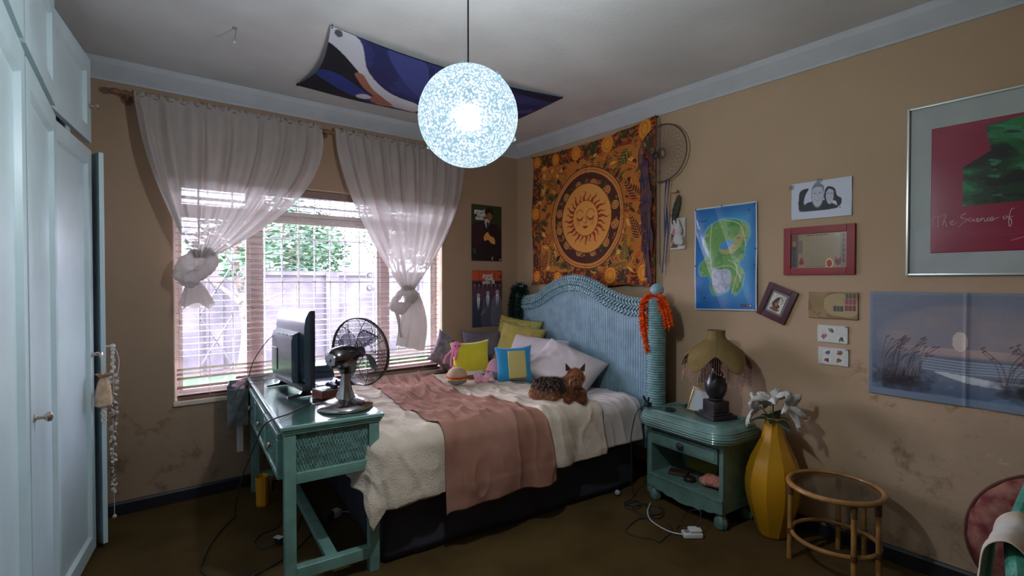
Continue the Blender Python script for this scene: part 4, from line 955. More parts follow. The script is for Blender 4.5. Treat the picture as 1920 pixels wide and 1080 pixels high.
# ================================================================== dog (small long-haired terrier lying on the bed)
dg_ = thing('dog', 'small brown and black terrier lying on the bed with pricked ears', 'dog', (-.815, -1.50, .664), R(-43))
FD = attrmat('dog_coat', .75)
TAN = (.30, .105, .035); TAN2 = (.20, .06, .02); BLK = (.022, .016, .014); GOLD = (.36, .15, .065)
def dcol(c, n):
    k = noise.noise(Vector(c) * 30) * .3 + 1
    if c.y < -.045 and abs(c.x - .085) < .035 and c.z > .11 and c.z < .15: base = TAN2
    elif c.z > .105 and c.x > .03: base = TAN
    elif c.x < .045 and c.z > .062 + .25 * max(0, -c.x - .10) and not (c.x > .03 and c.z > .1): base = BLK
    elif c.x < -.06: base = GOLD
    else: base = TAN2
    return (base[0] * k, base[1] * k, base[2] * k, 1)
body = blob('body', [((-.04, .03, .058), (.120, .072, .060)), ((-.125, .0, .058), (.072, .076, .066)), ((-.10, -.045, .05), (.055, .04, .05)), ((.055, .0, .07), (.06, .066, .075)), ('c', (.06, -.005, .09), (.085, -.025, .14), .048, .042),
    ((.086, -.03, .158), (.052, .048, .045)), ((.086, -.075, .140), (.024, .030, .019)), ((.086, -.06, .132), (.034, .03, .022)), ('c', (.045, -.03, .035), (.04, -.125, .020), .030, .018), ('c', (.115, -.015, .035), (.12, -.115, .020), .030, .018), ('c', (-.125, -.045, .035), (-.04, -.095, .018), .034, .017), ((-.16, -.02, .035), (.05, .05, .034))], FD, dg_, .0055, 4)
setcol(body, dcol)
def flen(c, n):
    if c.z < .006: return 0
    if c.y < -.05 and c.z > .125 and abs(c.x - .086) < .05: return .014
    if c.z > .17: return .016
    if c.x > .03: return .040
    return .034
fur('coat', body, 15000, flen, .0013, dcol, FD, dg_, droop=.9, lie=.62, seed=3)
fur('light_strands', body, 2600, lambda c, n: (.042 if (c.x < -.02 and c.y < .02 and c.z > .01) or (c.x > .03 and .05 < c.z < .15) else 0), .0012, lambda c, n: (.50, .26, .15, 1), FD, dg_, droop=1.2, lie=.6, seed=8)
for sx, tl in ((-1, -.012), (1, .014)):
    b = MB(); cx = .086 + sx * .040
    def ear(u, v, cx=cx, sx=sx, tl=tl):
        w = .021 * (1 - v) ** .8; return (cx + (u - .5) * 2 * w + tl * v + sx * .010 * v, -.022 - .010 * math.sin(u * PI) * (1 - v) * -1, .186 + v * .052)
    b.grid(9, 8, ear); e = b.build('ear', mat('dog_ear_dark', (.07, .028, .014, 1), .8), dg_, thick=.004, fix=False)
for sx in (-1, 1):
    b = MB(); b.ball((.086 + sx * .019, -.0735, .163), .0072, 12, 8); b.build('eye', M['blk'], dg_)
b = MB(); b.ball((.086, -.105, .146), (.009, .007, .007), 12, 8); b.build('nose', M['blk'], dg_)
# ================================================================== art and things on the walls
ART = attrmat('printed_paper', .55); ARTG = attrmat('printed_paper_glazed', .3, .3); ARTC = attrmat('printed_cloth', .9)
M['pin'] = mat('pin_metal', (.5, .5, .5, 1), .3, metal=.8); M['pinb'] = mat('black_pin', (.02, .02, .02, 1), .4)
rn = random.Random(21)
# ---- sun tapestry
W, H = 1.40, 1.21; A = Art(W, H, 330, (192, 114, 42)); A.mottle(3, .10, 1)
MAR = (92, 30, 22); GRN = (62, 66, 32); RED = (170, 62, 22); ORG = (214, 120, 36); SKIN = (222, 146, 66); DK = (48, 22, 20)
# border band
for x0, x1, z0, z1 in ((0, .085, 0, 1), (0, 1, .895, 1), (0, 1, 0, .10), (.93, 1, 0, 1)):
    A.poly([(x0, z0), (x1, z0), (x1, z1), (x0, z1)], MAR)
bn = vnoise(A.X, A.Z, 22, 3); brd = (A.X < .085 * W) | (A.Z > .895 * H) | (A.Z < .10 * H) | (A.X > .93 * W)
A.put(brd & (bn > .56), GRN, .9); A.put(brd & (bn < .40), (150, 62, 24), .8); A.put(brd & (vnoise(A.X, A.Z, 45, 5) > .62), ORG, .7)
def sunflower(cx, cz, r, n=16, c1=(206, 96, 26), c2=(226, 146, 44)):
    rz = r * W / H
    for k in range(n):
        a = 2 * PI * k / n; A.poly([(cx + r * .5 * math.cos(a - .2), cz + rz * .5 * math.sin(a - .2)), (cx + r * 1.1 * math.cos(a), cz + rz * 1.1 * math.sin(a)), (cx + r * .5 * math.cos(a + .2), cz + rz * .5 * math.sin(a + .2))], c1)
    A.ell(cx, cz, r * .62, rz * .62, c2); A.ell(cx, cz, r * .42, rz * .42, c1, ring=.82)
def leaf(cx, cz, L, w, a, col, vein=None):
    c, s = math.cos(a), math.sin(a); pts = []
    for k in range(9): t = k / 8; pts.append((t * L, w * math.sin(PI * t ** .8)))
    for k in range(8, -1, -1): t = k / 8; pts.append((t * L, -w * math.sin(PI * t ** .8)))
    A.poly([(cx + (p * c - q * s), cz + (p * s + q * c) * W / H) for p, q in pts], col)
    if vein: A.line([(cx, cz), (cx + L * c * .9, cz + L * s * .9 * W / H)], .004, vein)
# foliage scattered around
for k in range(420):
    x, z = rn.uniform(.08, .93), rn.uniform(.10, .90); d = math.hypot((x - .505) * W, (z - .505) * H)
    if math.hypot((x - .496) * W, (z - .47) * H / .9) < .43: continue
    leaf(x, z, rn.uniform(.03, .085), rn.uniform(.006, .016), rn.uniform(0, 6.28), rn.choice([GRN, MAR, (130, 66, 28), (92, 84, 36), DK, (232, 164, 70), (196, 84, 30)]), rn.choice([None, (226, 160, 70)]))
for (x, z, a, n, col) in ((.10, .12, 1.2, 7, MAR), (.13, .30, .9, 6, (150, 60, 24)), (.90, .30, 2.0, 8, MAR), (.80, .16, 1.5, 9, GRN), (.88, .55, 2.2, 7, MAR), (.16, .80, -.8, 6, (120, 60, 26)), (.82, .86, -2.3, 7, GRN), (.2, .14, 1.6, 6, GRN), (.70, .10, .3, 6, GRN)):
    for k in range(n):
        t = k / n; cx = x + .16 * t * math.cos(a); cz = z + .16 * t * math.sin(a)
        for s in (-1, 1): leaf(cx, cz, .05 * (1.1 - t), .010, a + s * .9, col, (220, 150, 66))
for cx, cz, r in ((.04, .95, .05), (.22, .945, .05), (.41, .95, .06), (.66, .95, .065), (.93, .95, .07), (.04, .55, .055), (.045, .06, .05), (.25, .06, .05), (.70, .07, .065), (.93, .08, .06)): sunflower(cx, cz, r)
for cx, cz in ((.30, .13), (.55, .10), (.62, .14), (.12, .45), (.18, .64)):
    for k in range(7): leaf(cx, cz, .055, .012, .3 + k * .42, GRN if cx != .62 else (110, 34, 26), (190, 120, 50))
for k in range(26): A.ell(.28 + .5 * rn.random(), .12 + .06 * rn.random(), .003, .004, MAR)
# centre medallion
cx, cz = .496, .47; kx, kz = 1 / W, .9 / H
def circ(r, col, ring=None): A.ell(cx, cz, r * kx, r * kz, col, ring=ring)
circ(.425, (214, 140, 70)); circ(.425, (120, 44, 28), .975); circ(.400, (150, 60, 34), .985); circ(.375, (84, 38, 26)); 
ringm = (np.hypot(A.X - cx * W, (A.Z - cz * H) / .9) < .372); A.put(ringm & (vnoise(A.X, A.Z, 30, 8) > .58), GRN, .9); A.put(ringm & (vnoise(A.X, A.Z, 34, 9) > .66), (200, 120, 60), .8)
for k in range(12):
    a = 2 * PI * k / 12 + .26; x, z = cx + .333 * kx * math.cos(a), cz + .333 * kz * math.sin(a)
    A.ell(x, z, .034 * kx, .034 * kz, (222, 150, 80)); A.ell(x, z, .026 * kx, .026 * kz, (110, 46, 30)); A.ell(x, z, .020 * kx, .020 * kz, (216, 140, 70)); b_ = rn.uniform(0, 3)
    A.line([(x - .012 * kx * math.cos(b_), z - .012 * kz * math.sin(b_)), (x + .012 * kx * math.cos(b_), z + .012 * kz * math.sin(b_))], .004, (90, 30, 24))
circ(.292, (232, 156, 76)); circ(.292, (120, 50, 30), .97)
for k in range(24):
    a = 2 * PI * k / 24 + .05; L = .115 if k % 2 == 0 else .085; P = []
    for t in range(9):
        q = t / 8; rr = .152 + L * q; aa = a + .10 * math.sin(q * 6.3) * q; P.append((rr, aa, (.016 if k % 2 == 0 else .012) * (1 - q) ** .8 + .001))
    up = [(cx + kx * r * math.cos(q + w / r), cz + kz * r * math.sin(q + w / r)) for r, q, w in P]; dn = [(cx + kx * r * math.cos(q - w / r), cz + kz * r * math.sin(q - w / r)) for r, q, w in P]
    A.poly(up + dn[::-1], (164, 52, 26))
circ(.150, (236, 160, 78)); circ(.150, (140, 52, 30), .96)
def fc(pts): return [(cx + x * kx, cz + z * kz) for x, z in pts]
dk = (120, 40, 26)
for s in (-1, 1):
    A.curve(fc([(s * .020, .055), (s * .045, .082), (s * .085, .078), (s * .105, .052)]), .006, (190, 96, 44))
    A.curve(fc([(s * .025, .012), (s * .050, -.010), (s * .080, -.006), (s * .098, .014)]), .007, dk)
    for k in range(5): t = k / 4; x = .035 + .055 * t; A.line(fc([(s * x, -.004), (s * (x + .006), -.022)]), .003, dk)
    A.ell(cx + s * .085 * kx, cz - .045 * kz, .022 * kx, .022 * kz, (226, 124, 60), .5)
A.curve(fc([(.012, .050), (.010, .0), (.018, -.036), (.0, -.044), (-.014, -.036)]), .005, (180, 84, 40))
A.blobp(fc([(-.030, -.080), (-.012, -.070), (0, -.074), (.012, -.070), (.030, -.080), (.0, -.098)]), (176, 48, 28)); A.line(fc([(-.026, -.081), (.026, -.081)]), .003, dk)
t = thing('sun_tapestry', 'orange cloth tapestry printed with a sleeping sun face hung above the headboard', 'tapestry', (-.012, -.272, 1.412), RW)
def warp(u, v): 
    X = u * W + .012 * np.sin(v * 9) * (1 - u) * (u < .5) + .02 * (v - 1) * (u - .5); Z = v * H + .035 * (u ** 3) * v - .022 * np.sin(PI * u) * (v > 0) * v + .012 * np.sin(u * 17) * (1 - v) * .7
    return X, Z
def toff(u, v): return -.016 - .012 * np.sin(u * 11 + v * 3) * (.4 + u) * .6 - .022 * np.exp(-((u - .86 + .1 * v) / .035) ** 2) - .016 * np.exp(-((u - .95) / .03) ** 2) - .012 * (1 - v) ** 2
o = A.sheet('cloth', ARTC, t, off=toff, xz=warp)
for x, z in ((0.004, H - .004), (.42, H - .02), (W - .002, H + .03), (0.01, .01)):
    b = MB(); b.cyl((x, -.030, z), (x, .008, z), .004, 8); b.ball((x, -.032, z), (.007, .004, .007), 8, 6); b.build('pin', M['pinb'], t)

# ---- small helper for pinned papers
def paper(name, lab, cat, A, y, z, m=None, rot=0, off=None, group=None, x=-.002):
    t = thing(name, lab, cat, (x, y, z), RW, group)
    if rot: t.rotation_euler = (0, rot, RW)
    A.sheet('sheet', m or ART, t, off=off or (lambda u, v: -.002 - .004 * np.sin(u * 5 + v * 3) ** 2)); return t
# ---- map
W, H = .43, .69; A = Art(W, H, 190, (38, 120, 190))
n = vnoise(A.X, A.Z, 7, 2); e = np.minimum(np.minimum(A.X, W - A.X) / W, np.minimum(A.Z, H - A.Z) / H)
A.c = A.c * (1 - .22 * (n[..., None] - .3)); A.put(np.clip((e - .04) * 6, 0, .6), (92, 168, 205)); A.put(np.clip(.8 - A.X / W - .2 * (A.Z / H), 0, .5), (20, 92, 170))
isl = [(.22, .78), (.33, .83), (.48, .865), (.68, .85), (.84, .80), (.88, .70), (.82, .60), (.80, .50), (.72, .44), (.80, .36), (.76, .22), (.66, .15), (.60, .22), (.56, .18), (.36, .15), (.28, .20), (.26, .32), (.12, .34), (.10, .44), (.22, .54), (.16, .66)]
A.blobp([(.5 + (x - .5) * 1.08, .5 + (z - .5) * 1.05) for x, z in isl], (110, 184, 200), .7); A.blobp(isl, (112, 164, 86))
m_ = np.zeros(A.X.shape); B = Art(W, H, 190, (0, 0, 0)); B.blobp(isl, (255, 255, 255)); land = B.c[..., 0] > 128
A.put(land & (vnoise(A.X, A.Z, 16, 4) > .55), (84, 140, 66), .8); A.put(land & (vnoise(A.X, A.Z, 20, 6) > .64), (160, 176, 110), .8)
A.blobp([(.42, .62), (.60, .66), (.80, .74), (.78, .62), (.62, .54), (.46, .54)], (190, 172, 112), .8); A.blobp([(.42, .60), (.50, .66), (.66, .66), (.72, .70), (.58, .60), (.48, .58)], (70, 150, 210))
A.blobp([(.30, .38), (.44, .39), (.60, .37), (.58, .20), (.40, .16), (.31, .22)], (186, 190, 206)); A.put(land & (A.Z < .39 * H) & (A.X < .6 * W) & (A.X > .3 * W) & (vnoise(A.X, A.Z, 70, 5) > .6), (150, 154, 172), .7)
for P in ([(.30, .84), (.27, .60), (.29, .40)], [(.62, .16), (.70, .40), (.56, .48)], [(.5, .86), (.75, .8), (.84, .6)], [(.3, .4), (.6, .42), (.76, .3)]): A.curve(P, .010, (214, 214, 190))
for _ in range(46):
    x, z = rn.uniform(.12, .85), rn.uniform(.2, .82); A.line([(x, z), (x + rn.uniform(.02, .05), z)], .007, (70, 90, 70), .7)
A.ell(.17, .12, .02, .013, (30, 50, 70)); A.ell(.80, .045, .042, .026, (24, 40, 76)); A.ell(.90, .045, .034, .022, (46, 58, 50)); A.ell(.80, .045, .028, .016, (150, 60, 70)); A.ell(.90, .045, .02, .013, (190, 180, 140))
A.line([(.07, .87), (.22, .87)], .012, (20, 60, 120)); A.line([(.05, .20), (.10, .20)], .012, (160, 90, 110)); A.line([(.06, .285), (.02, .30)], .01, (30, 50, 70)); A.ell(.88, .93, .02, .013, (20, 70, 120))
for x in (.02,): A.line([(0, 0), (0, 1), (1, 1), (1, 0), (0, 0)], .035, (206, 220, 228))
mt = thing('island_map', 'blue island map poster with green land pinned between headboard and lamp', 'poster', (-.002, -1.972, 1.250), RW)
A.sheet('sheet', ARTG, mt, off=lambda u, v: -.004 - .006 * np.abs(np.sin(u * 7 + v * 4)) - .006 * (1 - v) * u, xz=lambda u, v: (u * W + .006 * (1 - v), v * H + .008 * u * (1 - v) + .004 * u))
for x, z in ((.01, .685), (.20, .690), (.42, .68), (.424, .40), (.42, .30), (.01, .30), (.425, .02)):
    b = MB(); b.ball((x, -.013, z), (.005, .003, .005), 8, 6); b.build('pin', M['pinb'], mt)
# ---- double portrait drawing
W, H = .31, .212; A = Art(W, H, 150, (206, 210, 226)); A.mottle(6, .03, 3); INK = (28, 30, 40); MID = (120, 124, 136); LT = (188, 192, 206)
A.blobp([(.14, .26), (.13, .60), (.16, .78), (.30, .82), (.24, .64), (.22, .45), (.24, .30)], INK); A.blobp([(.16, .22), (.26, .42), (.38, .46), (.56, .46), (.70, .36), (.76, .22)], INK)
A.ell(.45, .62, .105, .235, LT); A.ell(.45, .62, .105, .235, MID, ring=.90); A.blobp([(.35, .72), (.37, .86), (.46, .92), (.55, .86), (.555, .70), (.53, .80), (.45, .84), (.38, .80)], MID)
A.blobp([(.58, .44), (.57, .70), (.63, .82), (.73, .74), (.77, .55), (.84, .46), (.83, .30), (.78, .28), (.74, .42)], INK); A.ell(.655, .58, .062, .165, LT); A.blobp([(.60, .68), (.64, .75), (.71, .70), (.70, .78), (.62, .80)], INK)
for cx_, cz_, s in ((.45, .62, 1), (.655, .585, .72)):
    for q in (-1, 1): A.line([(cx_ + q * .042 * s - .016 * s, cz_ + .05 * s), (cx_ + q * .042 * s + .016 * s, cz_ + .05 * s)], .010, INK); A.line([(cx_ + q * .04 * s - .02 * s, cz_ + .09 * s), (cx_ + q * .04 * s + .02 * s, cz_ + .10 * s)], .006, MID)
    A.line([(cx_, cz_ + .04 * s), (cx_ + .01 * s, cz_ - .05 * s)], .006, MID); A.curve([(cx_ - .04 * s, cz_ - .10 * s), (cx_, cz_ - .14 * s), (cx_ + .042 * s, cz_ - .095 * s)], .014, (236, 238, 244)); A.curve([(cx_ - .045 * s, cz_ - .09 * s), (cx_, cz_ - .155 * s), (cx_ + .047 * s, cz_ - .085 * s)], .006, INK)
A.line([(.14, .20), (.20, .20)], .008, MID); A.line([(.80, .25), (.83, .22)], .008, INK)
t = paper('portrait_drawing', 'white sheet with black ink drawing of two smiling people above the red frame', 'drawing', A, -2.603, 1.805)
M['tape'] = glassy('clear_tape', (.85, .87, .9, 1), .5, .2)
for x, z in ((0, .19), (.15, .21)): b = MB(); b.b2(x - .014, x + .014, -.008, -.0075, z - .01, z + .014); b.build('tape', M['tape'], t, smooth=False)
# ---- red framed certificate
def frame(t, W, H, w, d, m, name='frame', inset=0):
    b = MB()
    for (x0, x1, z0, z1) in ((0, w, 0, H), (W - w, W, 0, H), (w, W - w, 0, w), (w, W - w, H - w, H)): b.b2(x0, x1, -d, 0, z0, z1, .0025)
    return b.build(name, m, t)
M['redf'] = mat('dark_red_mount', (.26, .012, .018, 1), .5, var=.08)
M['goldt'] = mat('gold_edge', (.55, .40, .18, 1), .35, metal=.7)
W, H = .368, .277; t = thing('framed_certificate', 'wide dark red framed parchment certificate with a red wax seal on the right wall', 'picture', (-.001, -2.564, 1.483), RW)
frame(t, W, H, .04, .016, M['redf'])
A = Art(W - .08, H - .08, 150, (150, 128, 96)); A.mottle(9, .05, 2)
A.poly([(0, 0), (.13, 0), (.13, 1), (0, 1)], (96, 76, 66)); A.poly([(.89, 0), (1, 0), (1, 1), (.89, 1)], (128, 104, 84))
for k in range(6): A.ell(.055, .88 - .16 * k, .030, .055, [(150, 40, 40), (170, 120, 70), (50, 50, 70), (60, 60, 60), (50, 60, 80), (40, 40, 50)][k]); A.ell(.945, .9 - .14 * k, .026, .045, (70, 50, 44) if k % 2 else (110, 50, 40))
A.poly([(.14, .42), (.21, .42), (.21, .82), (.14, .82)], (112, 98, 84)); A.blobp([(.15, .12), (.2, .32), (.24, .12)], (130, 30, 36)); A.blobp([(.80, .14), (.81, .30), (.85, .22), (.90, .30), (.90, .14), (.85, .06)], (110, 28, 34))
for k in range(9): A.line([(.28, .80 - .052 * k), (.78, .80 - .052 * k)], .006, (116, 98, 72), .7)
for k in range(7): A.line([(.34, .32 - .035 * k), (.62, .32 - .035 * k)], .006, (116, 98, 72), .6)
A.line([(.3, .04), (.62, .04)], .010, (90, 76, 60)); A.line([(.8, .92), (.88, .92)], .02, (170, 160, 140)); A.line([(.0, .995), (1, .995), (1, .005), (0, .005), (0, 1)], .014, (186, 160, 116))
A.ell(.70, .12, .075, .115, (214, 190, 120)); A.ell(.70, .12, .048, .074, (150, 22, 30)); A.ell(.70, .12, .075, .115, (150, 120, 60), ring=.9)
A.sheet('parchment', ARTG, t, (.04, -.004, .04))
M['ink'] = mat('dark_print', (.03, .02, .015, 1), .6)
b = MB()
for k, (x, w_) in enumerate(((.125, .016), (.144, .012), (.158, .006), (.170, .020), (.196, .012), (.212, .022))): b.b2(x, x + w_, -.0058, -.0046, .2245 + .001 * (k % 2), .2285)
b.build('faded_heading', M['ink'], t, smooth=False)
# ---- small maroon frame hung crooked
M['maroon'] = mat('maroon_frame', (.075, .010, .018, 1), .35, var=.1, coat=.3); M['gmat'] = mat('grey_mount', (.20, .19, .19, 1), .7)
W, H = .178, .208; t = thing('crooked_picture', 'small maroon frame hanging crooked beside the island map', 'picture', (-.002, -2.525, 1.313), RW); t.rotation_euler = (0, R(22.5), RW)
tt = thing('x', None, None); bpy.data.objects.remove(tt)
b = MB()
for (x0, x1, z0, z1) in ((0, .034, 0, H), (W - .034, W, 0, H), (.034, W - .034, 0, .034), (.034, W - .034, H - .034, H)): b.b2(x0 - W / 2, x1 - W / 2, -.016, 0, z0 - H / 2, z1 - H / 2, .0025)
b.build('frame', M['maroon'], t)
b = MB(); b.b2(-.056, .056, -.006, -.001, -.071, .071); b.build('mount', M['gmat'], t, smooth=False)
A = Art(.084, .112, 60, (206, 198, 186)); A.blobp([(.2, .4), (.35, .75), (.6, .85), (.55, .55), (.8, .35), (.5, .15)], (60, 50, 44)); A.blobp([(.35, .45), (.6, .6), (.55, .3)], (170, 96, 40)); A.blobp([(.15, .12), (.4, .25), (.85, .18), (.6, .06)], (120, 66, 40)); A.curve([(.6, .9), (.85, .7), (.8, .5)], .06, (110, 116, 96)); A.mottle(40, .2, 1)
A.sheet('print', ARTG, t, (-.042, -.007, -.056))
# ---- postcard with stamps
W, H = .247, .149; A = Art(W, H, 110, (150, 120, 78)); A.mottle(14, .14, 3); A.put(vnoise(A.X, A.Z, 16, 2) > .56, (124, 84, 52), .5); A.blobp([(.32, .5), (.4, .85), (.7, .95), (.95, .7), (.96, .15), (.6, .1), (.42, .2)], (176, 158, 112), .8)
A.poly([(.52, .28), (.72, .28), (.72, .48), (.52, .48)], (74, 78, 84)); A.poly([(.75, .32), (.96, .32), (.96, .52), (.75, .52)], (130, 62, 74)); A.poly([(.75, .54), (.96, .54), (.96, .74), (.75, .74)], (150, 74, 88)); A.poly([(.76, .76), (.96, .76), (.96, .94), (.76, .94)], (96, 88, 66))
for x in (.59, .65, .82, .89): A.line([(x, .28), (x, .94 if x > .7 else .48)], .006, (190, 170, 130))
A.line([(0, .01), (1, .01), (1, .99)], .012, (110, 84, 52)); paper('postal_cover', 'brown vintage postal cover with stamps below the framed certificate', 'card', A, -2.700, 1.237)
def stampsheet(cols, seed):
    A = Art(.150, .096, 80, (206, 204, 196)); r2 = random.Random(seed)
    for (x, z, c) in cols:
        A.poly([(x - .13, z - .15), (x + .13, z - .15), (x + .13, z + .15), (x - .13, z + .15)], (222, 220, 210))
        for _ in range(7): A.ell(x + r2.uniform(-.07, .07), z + r2.uniform(-.08, .08), r2.uniform(.03, .06), r2.uniform(.03, .07), tuple(max(0, q + r2.randint(-40, 40)) for q in c), .8)
    A.line([(.92, .95), (.99, .95)], .03, (60, 50, 50)); return A
paper('stamp_card', 'white card with three scattered stamps, upper one below the postal cover', 'card', stampsheet([(.45, .74, (90, 110, 80)), (.22, .32, (150, 90, 80)), (.80, .22, (70, 110, 70))], 1), -2.750, 1.103)
paper('stamp_card', 'white card with a block of four dark stamps, lower one above the vase', 'card', stampsheet([(.30, .72, (80, 84, 110)), (.70, .72, (110, 80, 70)), (.30, .30, (140, 60, 50)), (.70, .30, (120, 90, 70))], 2), -2.754, .979)
# ---- big framed poster
M['silver'] = mat('silver_frame', (.62, .66, .64, 1), .3, metal=.6); M['ppass'] = mat('pale_grey_mount_board', (.47, .50, .48, 1), .8, var=.06, vscale=6)
W, H = .90, .832; t = thing('framed_poster', 'large silver framed crimson poster with a green brushwork bust high on the right wall', 'picture', (-.001, -3.155, 1.474), RW)
frame(t, W, H, .010, .022, M['silver'])
b = MB(); b.b2(.010, W - .010, -.008, 0, .010, H - .010); b.build('mount_board', M['ppass'], t, smooth=False)
A = Art(.71, .603, 230, (150, 4, 56)); A.mottle(3, .08, 2)
g = [(.165, .36), (.165, .66), (.30, .76), (.28, .88), (.275, .955), (.47, .985), (.475, .88), (.46, .80), (.60, .70), (.70, .58), (.70, .36)]
B = Art(.71, .603, 230, (0, 0, 0)); B.poly(g, (255, 255, 255)); msk = B.c[..., 0] > 128
s1 = vnoise(A.X * .35 + A.Z * .12, A.Z, 16, 3, 4); s2 = vnoise(A.X * .3, A.Z + A.X * .2, 30, 5, 3)
A.put(msk, (10, 52, 30)); A.put(msk & (s1 > .50), (12, 92, 44), .9); A.put(msk & (s1 > .60), (26, 122, 62)); A.put(msk & (s2 > .64), (70, 150, 110), .7); A.put(msk & (s1 < .38), (4, 20, 14), .9)
A.curve([(.30, .92), (.40, .80), (.52, .60), (.50, .40)], .05, (14, 120, 50), .6)
for k in range(3): A.line([(.04, .165 - .022 * k), (.98, .172 - .022 * k)], .0025, (176, 70, 96), .8)
A.curve([(.40, .075), (.47, .098), (.57, .075)], .006, (216, 120, 150))
A.sheet('poster_print', ARTG, t, (.095, -.0085, .110))
M['pinkink'] = mat('pale_pink_ink', (.78, .45, .52, 1), .6)
strk = [[(50, 245), (110, 240), (170, 235)], [(135, 240), (130, 320), (130, 398)], [(205, 225), (240, 200), (270, 215), (235, 290), (215, 370), (222, 320), (250, 310), (262, 350), (268, 385), (300, 375)], [(335, 330), (375, 320), (382, 300), (350, 305), (335, 335), (365, 365), (410, 345), (450, 322)],
 [(600, 185), (550, 195), (515, 230), (530, 255), (590, 265), (625, 275), (590, 300), (530, 345), (480, 392)], [(690, 250), (655, 260), (640, 285), (665, 302), (700, 292), (722, 262), (722, 300), (745, 295)], [(760, 295), (800, 280), (790, 255), (765, 270), (775, 300), (820, 298), (850, 250), (850, 300)], [(850, 275), (885, 252), (900, 300), (930, 285), (965, 245), (940, 262), (940, 292), (975, 290)], [(985, 275), (1030, 262), (1020, 240), (990, 250), (985, 280), (1010, 292), (1060, 262), (1120, 240)],
 [(1225, 215), (1190, 232), (1195, 262), (1230, 255), (1240, 225), (1225, 215), (1270, 240)], [(1350, 110), (1310, 120), (1280, 200), (1268, 300), (1280, 370), (1305, 350), (1310, 290), (1280, 240), (1330, 225)]]
b = MB()
for S in strk: b.tube(spline([(.0975 + cx_ / 8.565 * .00183, -.0112, 2.188 - (380 + cy_ / 8.565 - 243) * .0026 - 1.474 - cx_ / 8.565 * .07 * .0026) for cx_, cy_ in S], 4), .0020, 5)
b.build('title_lettering', M['pinkink'], t)
M['pglass'] = glassy('picture_glass', (.985, .99, .99, 1), .05, .05)
b = MB(); b.b2(.011, W - .011, -.016, -.0145, .011, H - .011); b.build('picture_glass', M['pglass'], t, smooth=False)
# ---- beach painting on loose canvas
W, H = .90, .535; A = Art(W, H, 280, (104, 112, 128)); n = vnoise(A.X, A.Z * 1.6, 4, 5, 4)
z = A.Z / H; x = A.X / W
A.put(np.clip((z - .35) * 3, 0, 1) * (n > 0), (120, 124, 142), .8); A.put(np.clip(1 - np.hypot((x - .45) / .42, (z - .58) / .32), 0, 1) ** .6, (206, 166, 150), 1.0); A.put(np.clip((n - .5) * 4, 0, 1) * (z > .5), (84, 98, 122), .7); A.put(np.clip((n - .55) * 5, 0, 1) * (z > .42), (190, 170, 170), .35)
A.put(np.clip((.44 - z) * 30, 0, 1) * (z > .28), (92, 104, 124), .95); 
for k in range(5): A.curve([(.25, .40 - .025 * k), (.45, .385 - .024 * k), (.75, .40 - .02 * k)], .008, (176, 190, 206), .8)
A.blobp([(.30, .28), (.45, .20), (.62, .20), (.72, .26), (.55, .245), (.42, .27)], (206, 214, 220)); A.put(np.clip((.22 - z) * 8, 0, 1), (66, 88, 118), .9); A.put((z < .24) & (vnoise(A.X, A.Z * 3, 9, 4) > .55), (100, 130, 160), .6)
A.ell(.405, .565, .032, .052, (236, 214, 200), .85); A.c = A.c * .88 + 18; A.blobp([(.02, .10), (.03, .28), (.12, .33), (.24, .24), (.34, .16), (.36, .09), (.16, .07)], (44, 36, 40), .0); A.put(np.clip(1.5 - 1.5 * np.hypot((x - .15) / .20, (z - .17) / .17) - (vnoise(A.X, A.Z, 40, 6) - .3), 0, 1), (36, 26, 30)); A.put(np.clip(1.5 - 1.5 * np.hypot((x - .70) / .22, (z - .18) / .14) - (vnoise(A.X, A.Z, 40, 7) - .3), 0, 1), (34, 28, 32)); A.blobp([(.60, .15), (.70, .22), (.82, .30), (1.0, .32), (1.0, .10), (.72, .10)], (30, 26, 30), .0)
for k in range(60):
    l = k % 2 == 0; bx = rn.uniform(.05, .24) if l else rn.uniform(.56, .80); hh = rn.uniform(.18, .36); tx = bx + rn.uniform(.02, .11) * (1 if l else rn.choice((-1, 1)))
    A.curve([(bx, .22), (bx + (tx - bx) * .3, .22 + hh * .6), (tx, .22 + hh)], .003, rn.choice([(70, 50, 50), (150, 130, 130), (96, 74, 72)]), .9); A.line([(tx, .22 + hh), (tx + .012, .22 + hh + .012)], .006, (84, 62, 62), .8)
A.put(np.abs(x - .43) < .0025, (70, 84, 104), .5); A.line([(.0, 0), (0, 1), (1, 1)], .03, (132, 142, 156), .6); A.line([(0, .03), (1, .03)], .045, (120, 134, 152), .9)
t = paper('seascape_picture', 'unframed blue-grey seascape painting with dune grass and low sun on the right wall', 'painting', A, -3.0, .858, rot=0, off=lambda u, v: -.004 - .008 * np.abs(np.sin(u * 6.5)) * (1 - v * .5) - .004 * np.exp(-((u - .43) / .01) ** 2))
